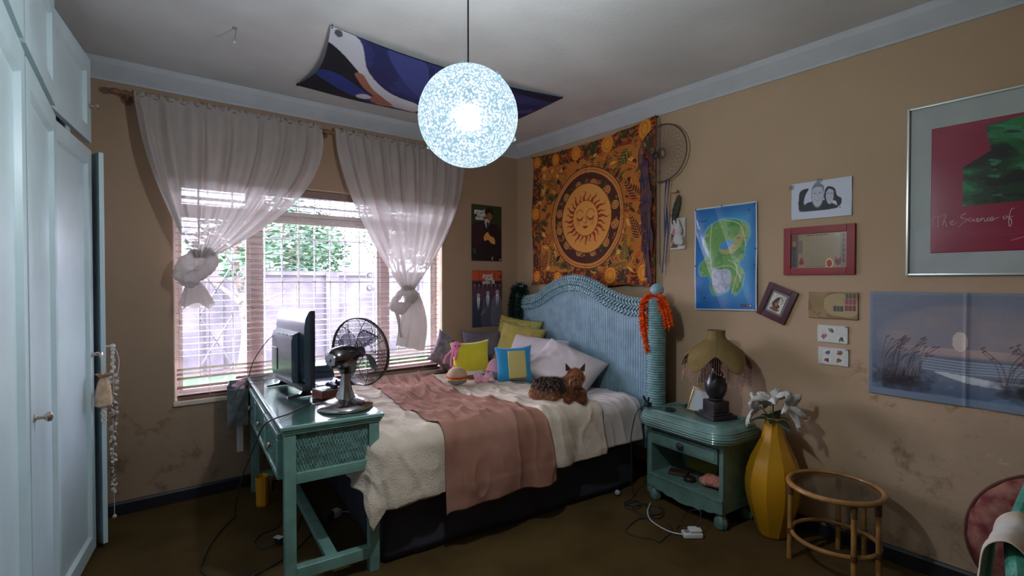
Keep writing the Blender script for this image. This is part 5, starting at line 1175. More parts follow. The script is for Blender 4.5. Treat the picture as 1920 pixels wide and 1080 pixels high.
# ---- wall posters beside the window (plain stand-ins with their lettering)
M['wink'] = mat('white_poster_lettering', (.68, .66, .64, 1), .6)
W, H = .350, .530; A = Art(W, H, 130, (34, 40, 22)); A.put(np.clip(A.Z / H, 0, 1) * .6, (44, 52, 26)); A.mottle(7, .25, 2)
A.blobp([(.05, .02), (.04, .62), (.25, .68), (.44, .74), (.62, .68), (.95, .60), (.98, .02)], (24, 15, 20)); A.blobp([(.04, .30), (.03, .60), (.28, .66), (.40, .60), (.32, .30)], (40, 20, 22))
A.blobp([(.42, .74), (.50, .58), (.60, .74)], (150, 140, 140)); A.poly([(.49, .70), (.56, .70), (.58, .50), (.50, .50)], (30, 24, 34)); A.ell(.58, .80, .10, .105, (112, 72, 40)); A.blobp([(.46, .84), (.50, .94), (.68, .94), (.72, .84), (.60, .87)], (20, 16, 14))
A.blobp([(.40, .44), (.52, .52), (.60, .46), (.74, .42), (.78, .32), (.66, .32), (.54, .38), (.42, .36)], (176, 124, 64)); A.poly([(.66, .02), (.70, .02), (.71, .08), (.67, .08)], (140, 140, 150)); A.blobp([(.06, .14), (.05, .22), (.14, .20), (.13, .12)], (30, 60, 36)); A.ell(.95, .03, .03, .02, (150, 120, 60))
t = thing('wall_poster', 'dark green poster of a suited figure, upper of the two beside the window', 'poster', (-.552, -.002, 1.637)); A.c = A.c * 1.3; A.sheet('sheet', ART, t, off=lambda u, v: -.002 - .003 * np.sin(u * 4) ** 2)
text('lettering', 'grand\n  theft\n auto', .052, M['wink'], t, (.03, -.008, .452), bold=.0022, line=.62); 
W, H = .345, .535; A = Art(W, H, 130, (44, 30, 38)); A.mottle(9, .3, 4); A.poly([(0, .80), (1, .80), (1, 1), (0, 1)], (150, 62, 34)); A.put((A.Z / H > .78) & (vnoise(A.X, A.Z, 10, 7) > .55), (70, 36, 34), .8)
for x_ in (.22, .48, .76): A.line([(x_, .80), (x_, 1)], .012, (50, 26, 26))
A.poly([(0, .70), (1, .72), (1, .82), (0, .82)], (40, 28, 36), .8)
for k in range(7): cx_ = .08 + .14 * k; A.blobp([(cx_ - .07, .40), (cx_ - .06, .66), (cx_, .74), (cx_ + .06, .66), (cx_ + .07, .40)], (66 + 8 * (k % 3), 50, 62), .9); A.ell(cx_, .735, .035, .035, (120, 92, 88), .8)
for (cx_, z_, c, s) in ((.20, .50, (40, 44, 62), 1.2), (.52, .54, (66, 66, 84), 1.2), (.84, .56, (90, 84, 92), 1.15)):
    A.blobp([(cx_ - .17 * s, .02), (cx_ - .15 * s, z_ - .12), (cx_ - .04, z_), (cx_ + .04, z_), (cx_ + .15 * s, z_ - .14), (cx_ + .16 * s, .02)], c); A.ell(cx_, z_ + .055, .060, .062, (150, 126, 122)); A.blobp([(cx_ - .05, z_), (cx_, z_ - .20), (cx_ + .05, z_)], (176, 180, 190)); A.line([(cx_, z_ - .02), (cx_, z_ - .18)], .02, (60, 64, 84))
A.line([(.30, .22), (.44, .30)], .05, (120, 84, 74)); A.ell(.93, .03, .035, .022, (160, 150, 150))
t = thing('wall_poster', 'purple-brown poster of a group below orange sky, lower of the two beside the window', 'poster', (-.545, -.002, 1.012)); A.c = A.c * 1.35; A.sheet('sheet', ART, t, off=lambda u, v: -.002 - .004 * np.sin(u * 4 + 1) ** 2)
text('lettering', 'grand\n  theft\nauto III', .050, M['wink'], t, (.115, -.009, .472), bold=.0022, line=.64)

# ---- big dreamcatcher
M['hoop'] = mat('dark_hoop_wire', (.05, .035, .04, 1), .5); M['web'] = mat('brown_web_thread', (.16, .11, .10, 1), .8); M['ribp'] = mat('dark_purple_ribbon', (.035, .015, .06, 1), .7, col2=(.13, .05, .05, 1), vscale=14)
M['ribb'] = mat('navy_blue_ribbon', (.02, .02, .12, 1), .6, var=.2); M['fea'] = mat('dark_feather', (.035, .04, .025, 1), .7, var=.3, vscale=30)
dx, dy, dz = -.058, -1.735, 2.365
t = thing('dream_catcher', 'large round dreamcatcher with dark ribbons overlapping the tapestry edge', 'dreamcatcher', (dx, dy, dz), RW)
def cc(r, a, n=48, y=0): return [(r * math.cos(2 * PI * i / n + a), y, r * math.sin(2 * PI * i / n + a)) for i in range(n)]
b = MB(); b.tube(cc(.205, 0), .0042, 6, True); b.build('hoop', M['hoop'], t)
b = MB()
for k in range(13):
    r = .198 - .0145 * k; n = 28; P = [((r - (.004 if i % 2 else -.004)) * math.cos(PI * i / n + k * .11), 0, (r - (.004 if i % 2 else -.004)) * math.sin(PI * i / n + k * .11)) for i in range(2 * n)]
    b.tube(P, .0009, 4, True)
for k in range(28):
    a = k * 2 * PI / 28; b.tube([(r * math.cos(a + (.2 - r) * 4), 0, r * math.sin(a + (.2 - r) * 4)) for r in (.203, .15, .1, .05, .02)], .0009, 4)
    b.tube([(r * math.cos(a - (.2 - r) * 4), 0, r * math.sin(a - (.2 - r) * 4)) for r in (.203, .15, .1, .05, .02)], .0009, 4)
b.build('web', M['web'], t)
b = MB(); b.ball((-.045, -.012, -.005), (.022, .010, .030), 12, 8); b.tube(cc(.034, 0, 20), .003, 5, True); b.build('centre_bead', M['blk'], t)
def ribbon(name, x0, z0, L, w, m, seed, drift=0.0, y=-.01):
    r2 = random.Random(seed); p1, p2 = r2.uniform(0, 6), r2.uniform(0, 6); b = MB()
    def f(u, v):
        ww = w * (.75 + .25 * math.sin(v * 9 + p2)); a = .9 * math.sin(v * 7 + p1)
        return (x0 + drift * v + .006 * math.sin(v * 8 + p1) + (u - .5) * ww * math.cos(a), y + (u - .5) * ww * math.sin(a) * .5, z0 - L * v + .01 * math.sin(u * 6))
    b.grid(6, 40, f); b.build(name, m, t, thick=.001, fix=False)
for i, (x, z, L, w) in enumerate(((-.150, .10, .85, .035), (-.125, -.02, .88, .05), (-.105, -.16, .78, .04), (-.170, .02, .72, .03), (-.09, -.25, .45, .03))): ribbon('purple_ribbon', x, z, L, w, M['ribp'], i, .01)
for i, (x, z, L, w) in enumerate(((.055, -.198, .54, .012), (.068, -.195, .60, .010), (.045, -.2, .66, .014))): ribbon('blue_ribbon', x, z, L, w, M['ribb'], 10 + i, -.02)
b = MB(); b.cyl((-.035, -.002, .26), (-.03, -.002, -.80), .005, 8); b.build('hanging_rod', M['rod'], t)
t = thing('feather_charm', 'dark feather hanging on red-beaded strings beside the dreamcatcher', 'charm', (-.022, -1.838, 2.075), RW)
b = MB(); b.grid(9, 16, lambda u, v: ((u - .5) * .052 * math.sin(PI * (v * .9 + .08)) ** .7 + .022 - .05 * v + .006 * math.sin(v * 30) * (u - .5), -.004 - .008 * math.cos((u - .5) * 2.5), -.025 - .20 * v)); b.build('feather', M['fea'], t, thick=.001, fix=False)
b = MB(); b.tube(spline([(0, .018, .0), (.005, -.006, -.0), (-.02, -.004, -.08), (-.05, -.004, -.14)], 5), .0012, 4); b.tube(spline([(0, -.004, 0), (.02, -.004, -.02), (.0, -.004, -.22)], 5), .0012, 4); b.tube(spline([(-.045, -.003, -.01), (-.045, -.004, -.10)], 4), .0012, 4); b.cyl((-.05, 0, 0), (0.02, 0, .0), .0025, 5); b.build('strings', M['redf'], t)
b = MB(); b.cyl((0, .018, .01), (0, -.012, .01), .004, 8); b.ball((.004, -.012, .012), .008, 8, 6); b.build('hook', M['ttan'], t)
# ---- plaque with white rabbit
M['wood_w'] = mat('whitewashed_board', (.58, .54, .50, 1), .7, var=.12, vscale=20); M['wfl'] = mat('white_fluffy_fabric', (.66, .62, .60, 1), .95, bump=.8, bscale=200); M['pinkf'] = mat('pink_felt', (.60, .18, .22, 1), .9)
t = thing('rabbit_plaque', 'small white board with white fluffy rabbit hanging between tapestry and map', 'wall ornament', (-.004, -1.782, 1.672), RW)
b = MB(); b.b2(0, .120, -.012, 0, 0, .222, .003); b.build('board', M['wood_w'], t)
A = Art(.055, .10, 40, (176, 166, 156)); A.put(vnoise(A.X, A.Z, 60, 3) > .52, (70, 60, 56), .9); A.put(vnoise(A.X, A.Z, 90, 5) > .62, (120, 60, 60), .7); A.sheet('printed_flowers', ART, t, (.006, -.0125, .012))
blob('rabbit', [((.082, -.034, .068), (.040, .022, .042)), ((.080, -.036, .130), (.034, .022, .034)), ('c', (.062, -.036, .150), (.050, -.038, .196), .013, .010), ('c', (.088, -.036, .155), (.078, -.038, .205), .013, .010), ((.108, -.04, .045), (.018, .012, .02))], M['wfl'], t, .004, 3, .003, 120)
b = MB(); b.ball((.055, -.053, .128), (.012, .006, .018), 10, 8, Euler((0, .4, 0)).to_matrix()); b.build('pink_ear_patch', M['pinkf'], t)
b = MB(); b.tube(spline([(.03, -.006, .22), (.05, -.006, .30), (.075, -.01, .20)], 6), .0013, 5); b.build('hanging_string', M['redf'], t)

# ---- banner on the ceiling
W, H = 1.57, .93; A = Art(W, H, 300, (40, 44, 96)); n = vnoise(A.X, A.Z, 6, 3, 4)
A.put(n > .52, (52, 58, 122), .8)
A.poly([(0, 0), (.26, 0), (.36, .30), (.10, .86), (0, .95)], (18, 20, 34)); A.blobp([(-.02, .42), (.06, .52), (.2, .40), (.34, .20), (.33, .10), (.20, .18), (.08, .30)], (40, 60, 140))
A.blobp([(-.03, .88), (.0, 1.02), (.10, .98), (.16, .72), (.28, .55), (.42, .52), (.46, .40), (.50, .24), (.48, .14), (.36, .16), (.33, .30), (.24, .42), (.12, .68), (.03, .82)], (214, 216, 226))
A.curve([(.14, .62), (.20, .48), (.28, .36), (.34, .20)], .040, (170, 110, 90)); A.blobp([(.24, .34), (.31, .36), (.38, .20), (.40, .10), (.33, .08), (.27, .2)], (176, 112, 92)); A.ell(.225, .26, .028, .05, (220, 220, 226)); A.curve([(.32, .13), (.38, .20), (.44, .20), (.50, .15)], .012, (222, 222, 230)); A.blobp([(.36, .13), (.42, .16), (.50, .14), (.50, .04), (.36, .04)], (28, 36, 90))
A.blobp([(.30, .02), (.36, .08), (.50, .04), (.60, .10), (.60, .0), (.34, -.03)], (120, 60, 54)); A.blobp([(.20, 1.0), (.28, .8), (.42, .62), (.50, .62), (.40, .84), (.34, 1.0)], (66, 74, 140)); A.blobp([(.46, .9), (.48, .7), (.54, .52), (.58, .55), (.54, .98)], (24, 20, 34)); A.blobp([(.50, .50), (.58, .52), (.62, .30), (.56, .16), (.48, .22), (.47, .38)], (40, 24, 30))
A.put((A.X > .58 * W) & (n > .48), (62, 58, 116), .8); A.curve([(.66, .9), (.78, .6), (.96, .7)], .05, (88, 88, 140), .7); A.curve([(.70, .3), (.82, .35), (.98, .6)], .06, (34, 36, 96)); A.ell(.80, .20, .05, .06, (150, 160, 180), .8); A.poly([(.62, 1), (1, .9), (1, 1)], (30, 26, 50)); A.ell(.028, .965, .013, .02, (90, 90, 96))
t = thing('ceiling_banner', 'blue printed cloth banner pinned flat to the ceiling behind the globe lamp', 'banner', (-2.195, -.375, CZ - .006)); t.rotation_euler = (PI / 2, 0, 0)
o = A.sheet('cloth', ARTC, t, thick=.002, off=lambda u, v: -.004 - .085 * np.sin(PI * u) * (.35 + .65 * np.sin(PI * v)) - .035 * np.sin(PI * v) - .006 * np.sin(u * 9 + v * 7) * np.sin(PI * u), xz=lambda u, v: ((u * W - .075 * v * (1 - u) + .03 * (1 - v) * u) + .05 * np.sin(PI * v) * (u < .5) * (.5 - u) * 2 - .04 * np.sin(PI * v) * (u > .5) * (u - .5) * 2, v * H + .045 * np.sin(PI * u) * (.5 - v) * 2))
for x, z in ((-.065, .925), (.005, .006), (1.565, .925), (1.595, .006)):
    b = MB(); b.cyl((x, .005, z), (x, -.012, z), .004, 8); b.build('pin', M['pinb'], t)
t = thing('ceiling_hook', 'small metal hook with dangling wire on the ceiling near the wardrobe', 'hook', (-2.65, -.955, CZ - .001))
b = MB(); b.cyl((0, 0, 0), (0, 0, -.004), .012, 12); b.tube(spline([(0, 0, 0), (.004, .0, -.02), (.0, 0, -.045), (-.003, 0, -.06)], 5), .003, 6); b.build('hook', M['pin'], t)
b = MB(); b.ball((-.003, 0, -.075), .006, 8, 6); b.build('white_tip', M['wplast'], t)

# ================================================================== nightstand
na = R(-95); NX, NY = -.372, -1.865
M['tealn'] = mat('teal_nightstand_paint', (.135, .245, .215, 1), .4, var=.18, vscale=9, bump=.15, bscale=70, coat=.25)
t = thing('nightstand', 'teal painted nightstand with rolled wicker top, drawer and open shelf', 'nightstand', (NX, NY, 0), na)
NW, ND = .555, .325
def rrect(x0, x1, y0, y1, r, z, n=6):
    P = []
    for cx_, cy_, a0 in ((x1 - r, y1 - r, 0), (x0 + r, y1 - r, PI / 2), (x0 + r, y0 + r, PI), (x1 - r, y0 + r, 1.5 * PI)):
        for k in range(n + 1): a = a0 + k / n * PI / 2; P.append(Vector((cx_ + r * math.cos(a), cy_ + r * math.sin(a), z)))
    return P
x0, x1, y0, y1 = -.055, NW + .055, -.085, ND + .005
def slab(levels):
    b = MB(); n = None; vs = []; 
    for ins, z, r in levels: vs.append(rrect(x0 + ins, x1 - ins, y0 + ins, y1 - ins * .2, max(.02, r - ins), z))
    n = len(vs[0]); o = [p for L_ in vs for p in L_]; fs = [(j * n + i, j * n + (i + 1) % n, (j + 1) * n + (i + 1) % n, (j + 1) * n + i) for j in range(len(vs) - 1) for i in range(n)]
    fs += [tuple(range(n))[::-1], tuple((len(vs) - 1) * n + i for i in range(n))]; b.add(o, fs); return b
slab([(.045, .508, .11), (.012, .515, .11), (.0, .535, .11), (.002, .560, .11), (.016, .585, .11), (.034, .600, .11), (.046, .604, .11), (.052, .600, .11)]).build('rolled_top', M['tealn'], t, angle=60)
b = MB()
for k in range(4): b.tube(rrect(x0 + .054 + k * .010, x1 - .054 - k * .010, y0 + .054 + k * .010, y1 - .014 - k * .008, .07, .602), .0042, 6, True)
for k in range(5): q = .004 + .004 * abs(k - 1.5); b.tube(rrect(x0 + q - .004, x1 - q + .004, y0 + q - .004, y1, .11, .520 + k * .014), .006, 6, True)
b.build('wicker_wraps', M['tealn'], t)
b = MB(); b.b2(0, .028, 0, ND, .10, .51, .003); b.b2(NW - .028, NW, 0, ND, .10, .51, .003); b.b2(.028, NW - .028, ND - .01, ND, .10, .51); b.b2(.028, NW - .028, .0, .022, .475, .51); b.b2(.028, NW - .028, .03, ND - .01, .365, .377); b.b2(.0, NW, -.012, ND - .01, .168, .185, .003); b.build('body', M['tealn'], t, smooth=False)
ap = [(0, .168), (0, .105), (.05, .098), (.09, .085), (.12, .088), (.16, .075), (.20, .078), (.25, .067), (.30, .067), (.35, .078), (.39, .075), (.43, .088), (.465, .085), (.505, .098), (NW, .105), (NW, .168)]
b = MB(); b.prism([(p, q) for p, q in ap], 'y', -.008, .012); b.build('scalloped_apron', M['tealn'], t, smooth=False)
b = MB(); b.b2(.032, NW - .032, -.012, .028, .385, .470, .004); b.b2(.045, NW - .045, -.016, -.011, .398, .457, .003); b.b2(.04, NW - .04, .028, ND - .02, .39, .395); d = b.build('drawer', M['tealn'], t)
b = MB(); b.lathe([(.008, 0), (.008, .010), (.022, .014), (.024, .020), (.015, .027), (.004, .029)], 20, (NW / 2, -.016, .428), Matrix(((1, 0, 0), (0, 0, -1), (0, 1, 0)))); b.build('knob', M['blkm'], d)
for fx_, fy_ in ((.035, .035), (NW - .035, .035), (.035, ND - .035), (NW - .035, ND - .035)):
    b = MB(); b.lathe([(.012, 0), (.030, .006), (.038, .028), (.036, .055), (.026, .075), (.022, .082), (.026, .098)], 24, (fx_, fy_, 0), rf=lambda a, z: 1 + .07 * math.cos(8 * a)); b.build('bun_foot', M['tealn'], t)
def nl(x, y, z): # nightstand local to world
    c, s = math.cos(na), math.sin(na); return (NX + x * c - y * s, NY + x * s + y * c, z)
M['pinkbag'] = mat('salmon_pink_patterned_cloth', (.55, .14, .10, 1), .8, col2=(.70, .30, .24, 1), vscale=60, bump=.3, bscale=80)
t = thing('cloth_pouch', 'salmon pink patterned pouch lying on the open shelf of the nightstand', 'pouch', nl(.42, .12, .188), na)
blob('pouch', [((0, 0, .04), (.085, .06, .038)), ((-.05, -.02, .03), (.04, .04, .028)), ((.05, .0, .045), (.04, .05, .04))], M['pinkbag'], t, .006, 3, .006, 30)
t = thing('wallet', 'flat dark brown wallet on the nightstand shelf beside the pink pouch', 'wallet', nl(.15, .12, .1865), na + .5)
b = MB(); b.b2(-.06, .06, -.045, .045, 0, .018, .006); b.build('wallet', mat('dark_brown_leather', (.06, .03, .02, 1), .5), t)
t = thing('brown_tin', 'small round dark tin on the nightstand shelf in front of the pouch', 'tin', nl(.265, .08, .1865), na)
b = MB(); b.lathe([(.035, 0), (.037, .003), (.037, .022), (.034, .026), (.0, .027)], 24, capt=False); b.build('tin', mat('dark_tin', (.05, .035, .03, 1), .4, metal=.4), t)
t = thing('yellow_envelope', 'dull yellow paper folder standing at the back of the nightstand shelf', 'folder', nl(.22, .27, .187), na)
b = MB(); b.box((0, 0, .075), (.24, .012, .15), (R(-8), 0, 0), .003); b.build('folder', mat('olive_yellow_paper', (.20, .17, .03, 1), .8), t)
# ---- on the nightstand
M['lampm'] = mat('black_cast_lamp_base', (.018, .013, .016, 1), .35, coat=.3, bump=.1, bscale=60)
M['shade'] = cloth('olive_silk_shade', (.24, .165, .06, 1), .25, bump=.3, col2=(.34, .25, .11, 1))
M['bead'] = mat('pink_brown_glass_beads', (.46, .22, .18, 1), .2, var=.4, vscale=90, coat=.5); M['trimb'] = mat('brown_braid_trim', (.20, .11, .05, 1), .8)
lx, ly, lz = nl(.385, .135, .606); lx = -.228
t = thing('table_lamp', 'black urn lamp with scalloped olive shade and beaded fringe on the nightstand', 'lamp', (lx, ly, lz), R(-21))
b = MB(); b.b2(-.088, .088, -.088, .088, 0, .022, .004); b.b2(-.070, .070, -.070, .070, .022, .034, .004); b.b2(-.055, .055, -.055, .055, .034, .105, .006); b.build('plinth', M['lampm'], t)
b = MB(); b.lathe([(.040, .103), (.046, .11), (.040, .118), (.056, .14), (.066, .175), (.066, .205), (.055, .24), (.040, .27), (.030, .29), (.028, .30), (.034, .31), (.034, .325), (.044, .345), (.062, .352), (.064, .358), (.05, .362), (.02, .362)], 32, rf=lambda a, z: 1 + (.03 * math.cos(4 * a) if .30 < z < .34 else 0)); b.build('urn', M['lampm'], t)
b = MB(); b.cyl((0, 0, .36), (0, 0, .50), .012, 14); b.cyl((0, 0, .43), (0, 0, .49), .02, 14); b.build('stem', M['brass'], t)
NL = 5; ph0 = R(266.8)
def shp(u, v):
    a = 2 * PI * u; lob = .5 + .5 * math.cos(NL * (a - ph0)); lob = lob ** .8
    pv = [(0, .052, .535), (.12, .050, .51), (.22, .058, .485), (.38, .098, .455), (.58, .150, .415), (.78, .186, .365), (1, .203, .300)]
    vv = v * (.66 + .34 * lob) if True else v
    r = lerp_t(vv, [(p[0], p[1]) for p in pv]); z = lerp_t(vv, [(p[0], p[2]) for p in pv]); r *= 1 + .03 * lob * vv - .02 * (1 - lob) * vv
    return (r * math.cos(a), r * math.sin(a), z)
b = MB(); b.grid(120, 28, shp, True); b.build('shade', M['shade'], t, fix=False, thick=.0015, angle=180)
b = MB(); b.tube([shp(i / 120, 1) for i in range(120)], .004, 6, True); b.tube([shp(i / 60, 0) for i in range(60)], .003, 6, True)
for k in range(NL): b.tube([shp((ph0 + PI / NL + 2 * PI * k / NL) / (2 * PI), v / 12) for v in range(13)], .003, 5)
b.build('braid_trim', M['trimb'], t)
b = MB(); rn2 = random.Random(3)
for i in range(84):
    p = Vector(shp(i / 84, 1)); p *= .985; L_ = .085 + .012 * math.sin(i * 1.3); n = 7
    b.cyl(p, p + Vector((0, 0, -L_)), .0007, 4)
    for k in range(n): z = p.z - L_ * (k + 1) / n; r_ = .0022 if k < n - 1 else .004; b.ball((p.x, p.y, z), (r_, r_, r_ * (1.6 if k == n - 1 else 1.3)), 5, 4)
f = b.build('bead_fringe', M['bead'], t); f['kind'] = 'stuff'
M['gold'] = mat('gold_photo_frame', (.70, .50, .22, 1), .25, metal=.9); M['frw'] = mat('white_photo_paper', (.66, .68, .74, 1), .35)
x_, y_, _ = nl(.245, .165, 0)
t = thing('photo_frame', 'small gold photo frame with blank white picture leaning beside the lamp base', 'photo frame', (x_, y_, .606)); t.rotation_euler = (R(-14), R(14), R(-66))
b = MB()
for (a0, a1, c0, c1) in ((-.055, -.046, 0, .15), (.046, .055, 0, .15), (-.046, .046, 0, .009), (-.046, .046, .141, .15)): b.b2(a0, a1, -.005, .004, c0, c1, .0015)
b.build('frame', M['gold'], t); b = MB(); b.b2(-.046, .046, -.001, .002, .009, .141); b.build('picture', M['frw'], t, smooth=False)
b = MB(); b.box((0, .045, .055), (.03, .003, .12), (R(38), 0, 0)); b.build('easel_back', M['blkm'], t, smooth=False)
for k, (qx, qy, r_, lab) in enumerate(((.125, .065, .034, 'round black coaster near the front of the nightstand top'), (.125, .235, .022, 'smaller black disc at the back of the nightstand beside the gold frame'))):
    x_, y_, _ = nl(qx, qy, 0); t = thing('coaster', lab, 'coaster', (x_, y_, .606))
    b = MB(); b.lathe([(r_ * .9, 0), (r_, .003), (r_, .009), (r_ * .85, .012), (r_ * .8, .010)], 28); b.build('disc', M['blkm'], t)
x_, y_, _ = nl(.0, .0, 0)
t = thing('cable_clip', 'black clip and cable perched on the front corner of the nightstand by the bed', 'clip', (x_, y_, .612), na)
b = MB(); b.b2(-.018, .018, -.03, .015, 0, .03, .006); b.box((-.012, -.02, .05), (.010, .014, .05), (R(20), R(-22), 0), .003); b.box((.016, -.02, .048), (.010, .014, .05), (R(10), R(24), 0), .003); b.build('clip', M['blkm'], t)
b = MB(); P = [(0, -.03, .012), (.0, -.085, -.005), (-.012, -.112, -.05), (-.045, -.115, -.20), (-.05, -.105, -.35), (-.055, -.105, -.45), (-.05, -.09, -.55), (-.055, -.08, -.607), (-.03, -.16, -.607), (.02, -.20, -.607), (.06, -.14, -.607), (.0, -.10, -.607), (-.03, -.18, -.607), (.04, -.24, -.607), (.08, -.17, -.607), (.01, -.11, -.607), (.0, -.22, -.607)]
b.tube(spline(P, 8), .0032, 6); b.build('cable', M['blkm'], t)
# ---- extension plug on the carpet
t = thing('extension_socket', 'white multi-plug extension socket with cords on the carpet before the nightstand', 'extension socket', (-.600, -2.335, 0), R(-38))
b = MB(); b.b2(-.055, .055, -.028, .028, .002, .032, .010); b.b2(-.02, .05, -.024, .026, .032, .052, .010); b.build('housing', M['wplast'], t)
b = MB(); b.cyl((-.03, .0, .032), (-.03, .0, .034), .016, 16); b.build('socket_face', M['port'], t)
b = MB(); b.cyl((.035, .012, .050), (.05, .02, .085), .008, 10, .005); b.tube(spline([(.05, .02, .08), (.06, .04, .13), (.02, .10, .10), (-.03, .12, .02), (-.06, .08, .006)], 8), .003, 6); b.build('black_plug', M['blkm'], t)
b = MB(); b.tube(spline([(-.055, .0, .015), (-.12, .06, .006), (-.18, .18, .006), (-.17, .30, .006), (-.12, .42, .006)], 8), .0035, 6); b.build('white_cord', M['wplast'], t)
t = thing('charger_cable', 'thin dark charger cable winding across the carpet before the nightstand', 'cable', (-.80, -2.15, 0))
P = [(.30, .20, .005), (.22, .10, .005), (.12, .13, .005), (-.02, .10, .005), (-.06, .06, .005), (-.04, -.01, .005), (-.0, -.06, .005), (.0, -.11, .005), (.06, -.10, .005), (.13, -.09, .005), (.19, -.06, .005), (.22, -.02, .005)]
b = MB(); b.tube(spline(P, 8), .0032, 6); b.tube(spline([(.28, .24, .005), (.36, .16, .005), (.30, .09, .005), (.20, .14, .005), (.22, .25, .005), (.34, .23, .005), (.36, .12, .006), (.24, .06, .006), (.16, .15, .006)], 8), .0028, 6); b.build('cord', M['blkm'], t)
t = thing('glass_marble', 'small clear glass ball on the carpet below the bed skirt', 'ball', (-.505, -1.715, .02))
b = MB(); b.ball((0, 0, 0), .0195, 20, 14); b.build('ball', mat('pale_glass_ball', (.35, .38, .40, 1), .08, coat=1), t)

# ================================================================== vase and flowers
M['vase'] = mat('yellow_glazed_vase', (.52, .25, .008, 1), .32, var=.07, vscale=5, coat=.4)
VX, VY = -.205, -2.60
t = thing('floor_vase', 'tall faceted yellow vase standing on the carpet beside the nightstand', 'vase', (VX, VY, 0))
b = MB(); pr_ = [(.062, 0), (.074, .006), (.098, .07), (.126, .15), (.145, .235), (.149, .30), (.140, .37), (.118, .44), (.090, .50), (.066, .55), (.052, .60), (.046, .65), (.050, .672), (.044, .672), (.040, .65), (.04, .58), (.0, .57)]
b.lathe(pr_, 10, capt=False, ph=.2); b.build('body', M['vase'], t, angle=12)
M['petal'] = cloth('white_silk_petals', (.74, .72, .68, 1), .3, bump=.1); M['dleaf'] = mat('dark_green_silk_leaf', (.012, .035, .018, 1), .5)
t = thing('silk_flowers', 'bunch of white artificial lilies with dark leaves in the yellow vase', 'flowers', (VX, VY, .60))
rn = random.Random(12); b = MB()
heads = [((-.03, .065, .125), (-.4, .9, .05)), ((-.02, -.005, .170), (-.35, .1, 1)), ((-.02, -.075, .150), (-.2, -1, .35)), ((.03, .02, .14), (.3, .5, .6))]
for (p, d) in heads: b.tube(spline([(rn.uniform(-.015, .015), rn.uniform(-.015, .015), -.02), (p[0] * .4, p[1] * .4, p[2] * .6), p], 5), .003, 5)
b.build('stems', M['dleaf'], t)
b = MB()
for k in range(9):
    a = k * 2.4; L_ = rn.uniform(.09, .15); d = Vector((math.cos(a) * .7 - .25, math.sin(a), rn.uniform(.2, .7))).normalized(); p0 = Vector((.01 * math.cos(a), .01 * math.sin(a), .06)); s, q = frame_of(d)
    b.grid(5, 9, lambda u, v: p0 + d * L_ * v + s * (u - .5) * .045 * math.sin(PI * min(1, v + .08)) + Vector((0, 0, -.06 * v * v - .01 * abs(u - .5))))
b.build('leaves', M['dleaf'], t, thick=.001, fix=False)
for (p, d) in heads:
    b = MB(); d = Vector(d).normalized(); s, q = frame_of(d); p = Vector(p)
    for k in range(5):
        a = k * PI / 2.5 + rn.uniform(-.2, .2); o_ = s * math.cos(a) + q * math.sin(a); tn = d.cross(o_); L_ = rn.uniform(.085, .115)
        def pt(u, v): return p + d * (L_ * .55 * math.sin(v * 1.9)) + o_ * (L_ * (.12 + .95 * v ** 1.3)) + tn * (u - .5) * .060 * math.sin(PI * min(1, v * .85 + .15)) ** .8 + d * (.008 * math.cos((u - .5) * 6) + .003 * math.sin(v * 20 + u * 9)) - Vector((0, 0, .02 * v * v))
        b.grid(6, 9, pt)
    b.build('lily_bloom', M['petal'], t, thick=.001, fix=False)

# ================================================================== rattan table
M['rat'] = mat('honey_rattan', (.36, .175, .050, 1), .35, var=.25, vscale=14, bump=.2, bscale=60, coat=.3); M['ratd'] = mat('dark_cane_binding', (.10, .045, .018, 1), .5, var=.2, vscale=60)
M['smoke'] = glassy('clear_table_glass', (.94, .93, .90, 1), .30, .04)
t = thing('rattan_table', 'small round rattan side table with glass top beside the yellow vase', 'table', (-.287, -2.94, 0))
b = MB(); b.tube(cc(.205, 0, 60, 0) and [(.205 * math.cos(2 * PI * i / 60), .205 * math.sin(2 * PI * i / 60), .404) for i in range(60)], .013, 10, True); b.tube([(.190 * math.cos(2 * PI * i / 60), .190 * math.sin(2 * PI * i / 60), .392) for i in range(60)], .008, 8, True); b.build('top_ring', M['rat'], t)
b = MB(); b.lathe([(.193, .402), (.193, .408)], 48); b.build('glass_top', M['smoke'], t, smooth=False)
b = MB(); b.tube([(.190 * math.cos(2 * PI * i / 60), .190 * math.sin(2 * PI * i / 60), .145) for i in range(60)], .011, 10, True); b.build('lower_ring', M['rat'], t)
for dgr in (120, 14, 338, 222, 262):
    a = R(dgr); c, s = math.cos(a), math.sin(a)
    b = MB(); b.cyl((.200 * c, .200 * s, 0), (.196 * c, .196 * s, .392), .0125, 12, .0115); l = b.build('leg', M['rat'], t)
    b = MB(); b.cyl((.197 * c, .197 * s, .335), (.196 * c, .196 * s, .390), .0148, 12); b.build('cane_binding', M['ratd'], l); b = MB(); b.cyl((.199 * c, .199 * s, .13), (.1985 * c, .1985 * s, .16), .0148, 12); b.build('cane_binding', M['ratd'], l)

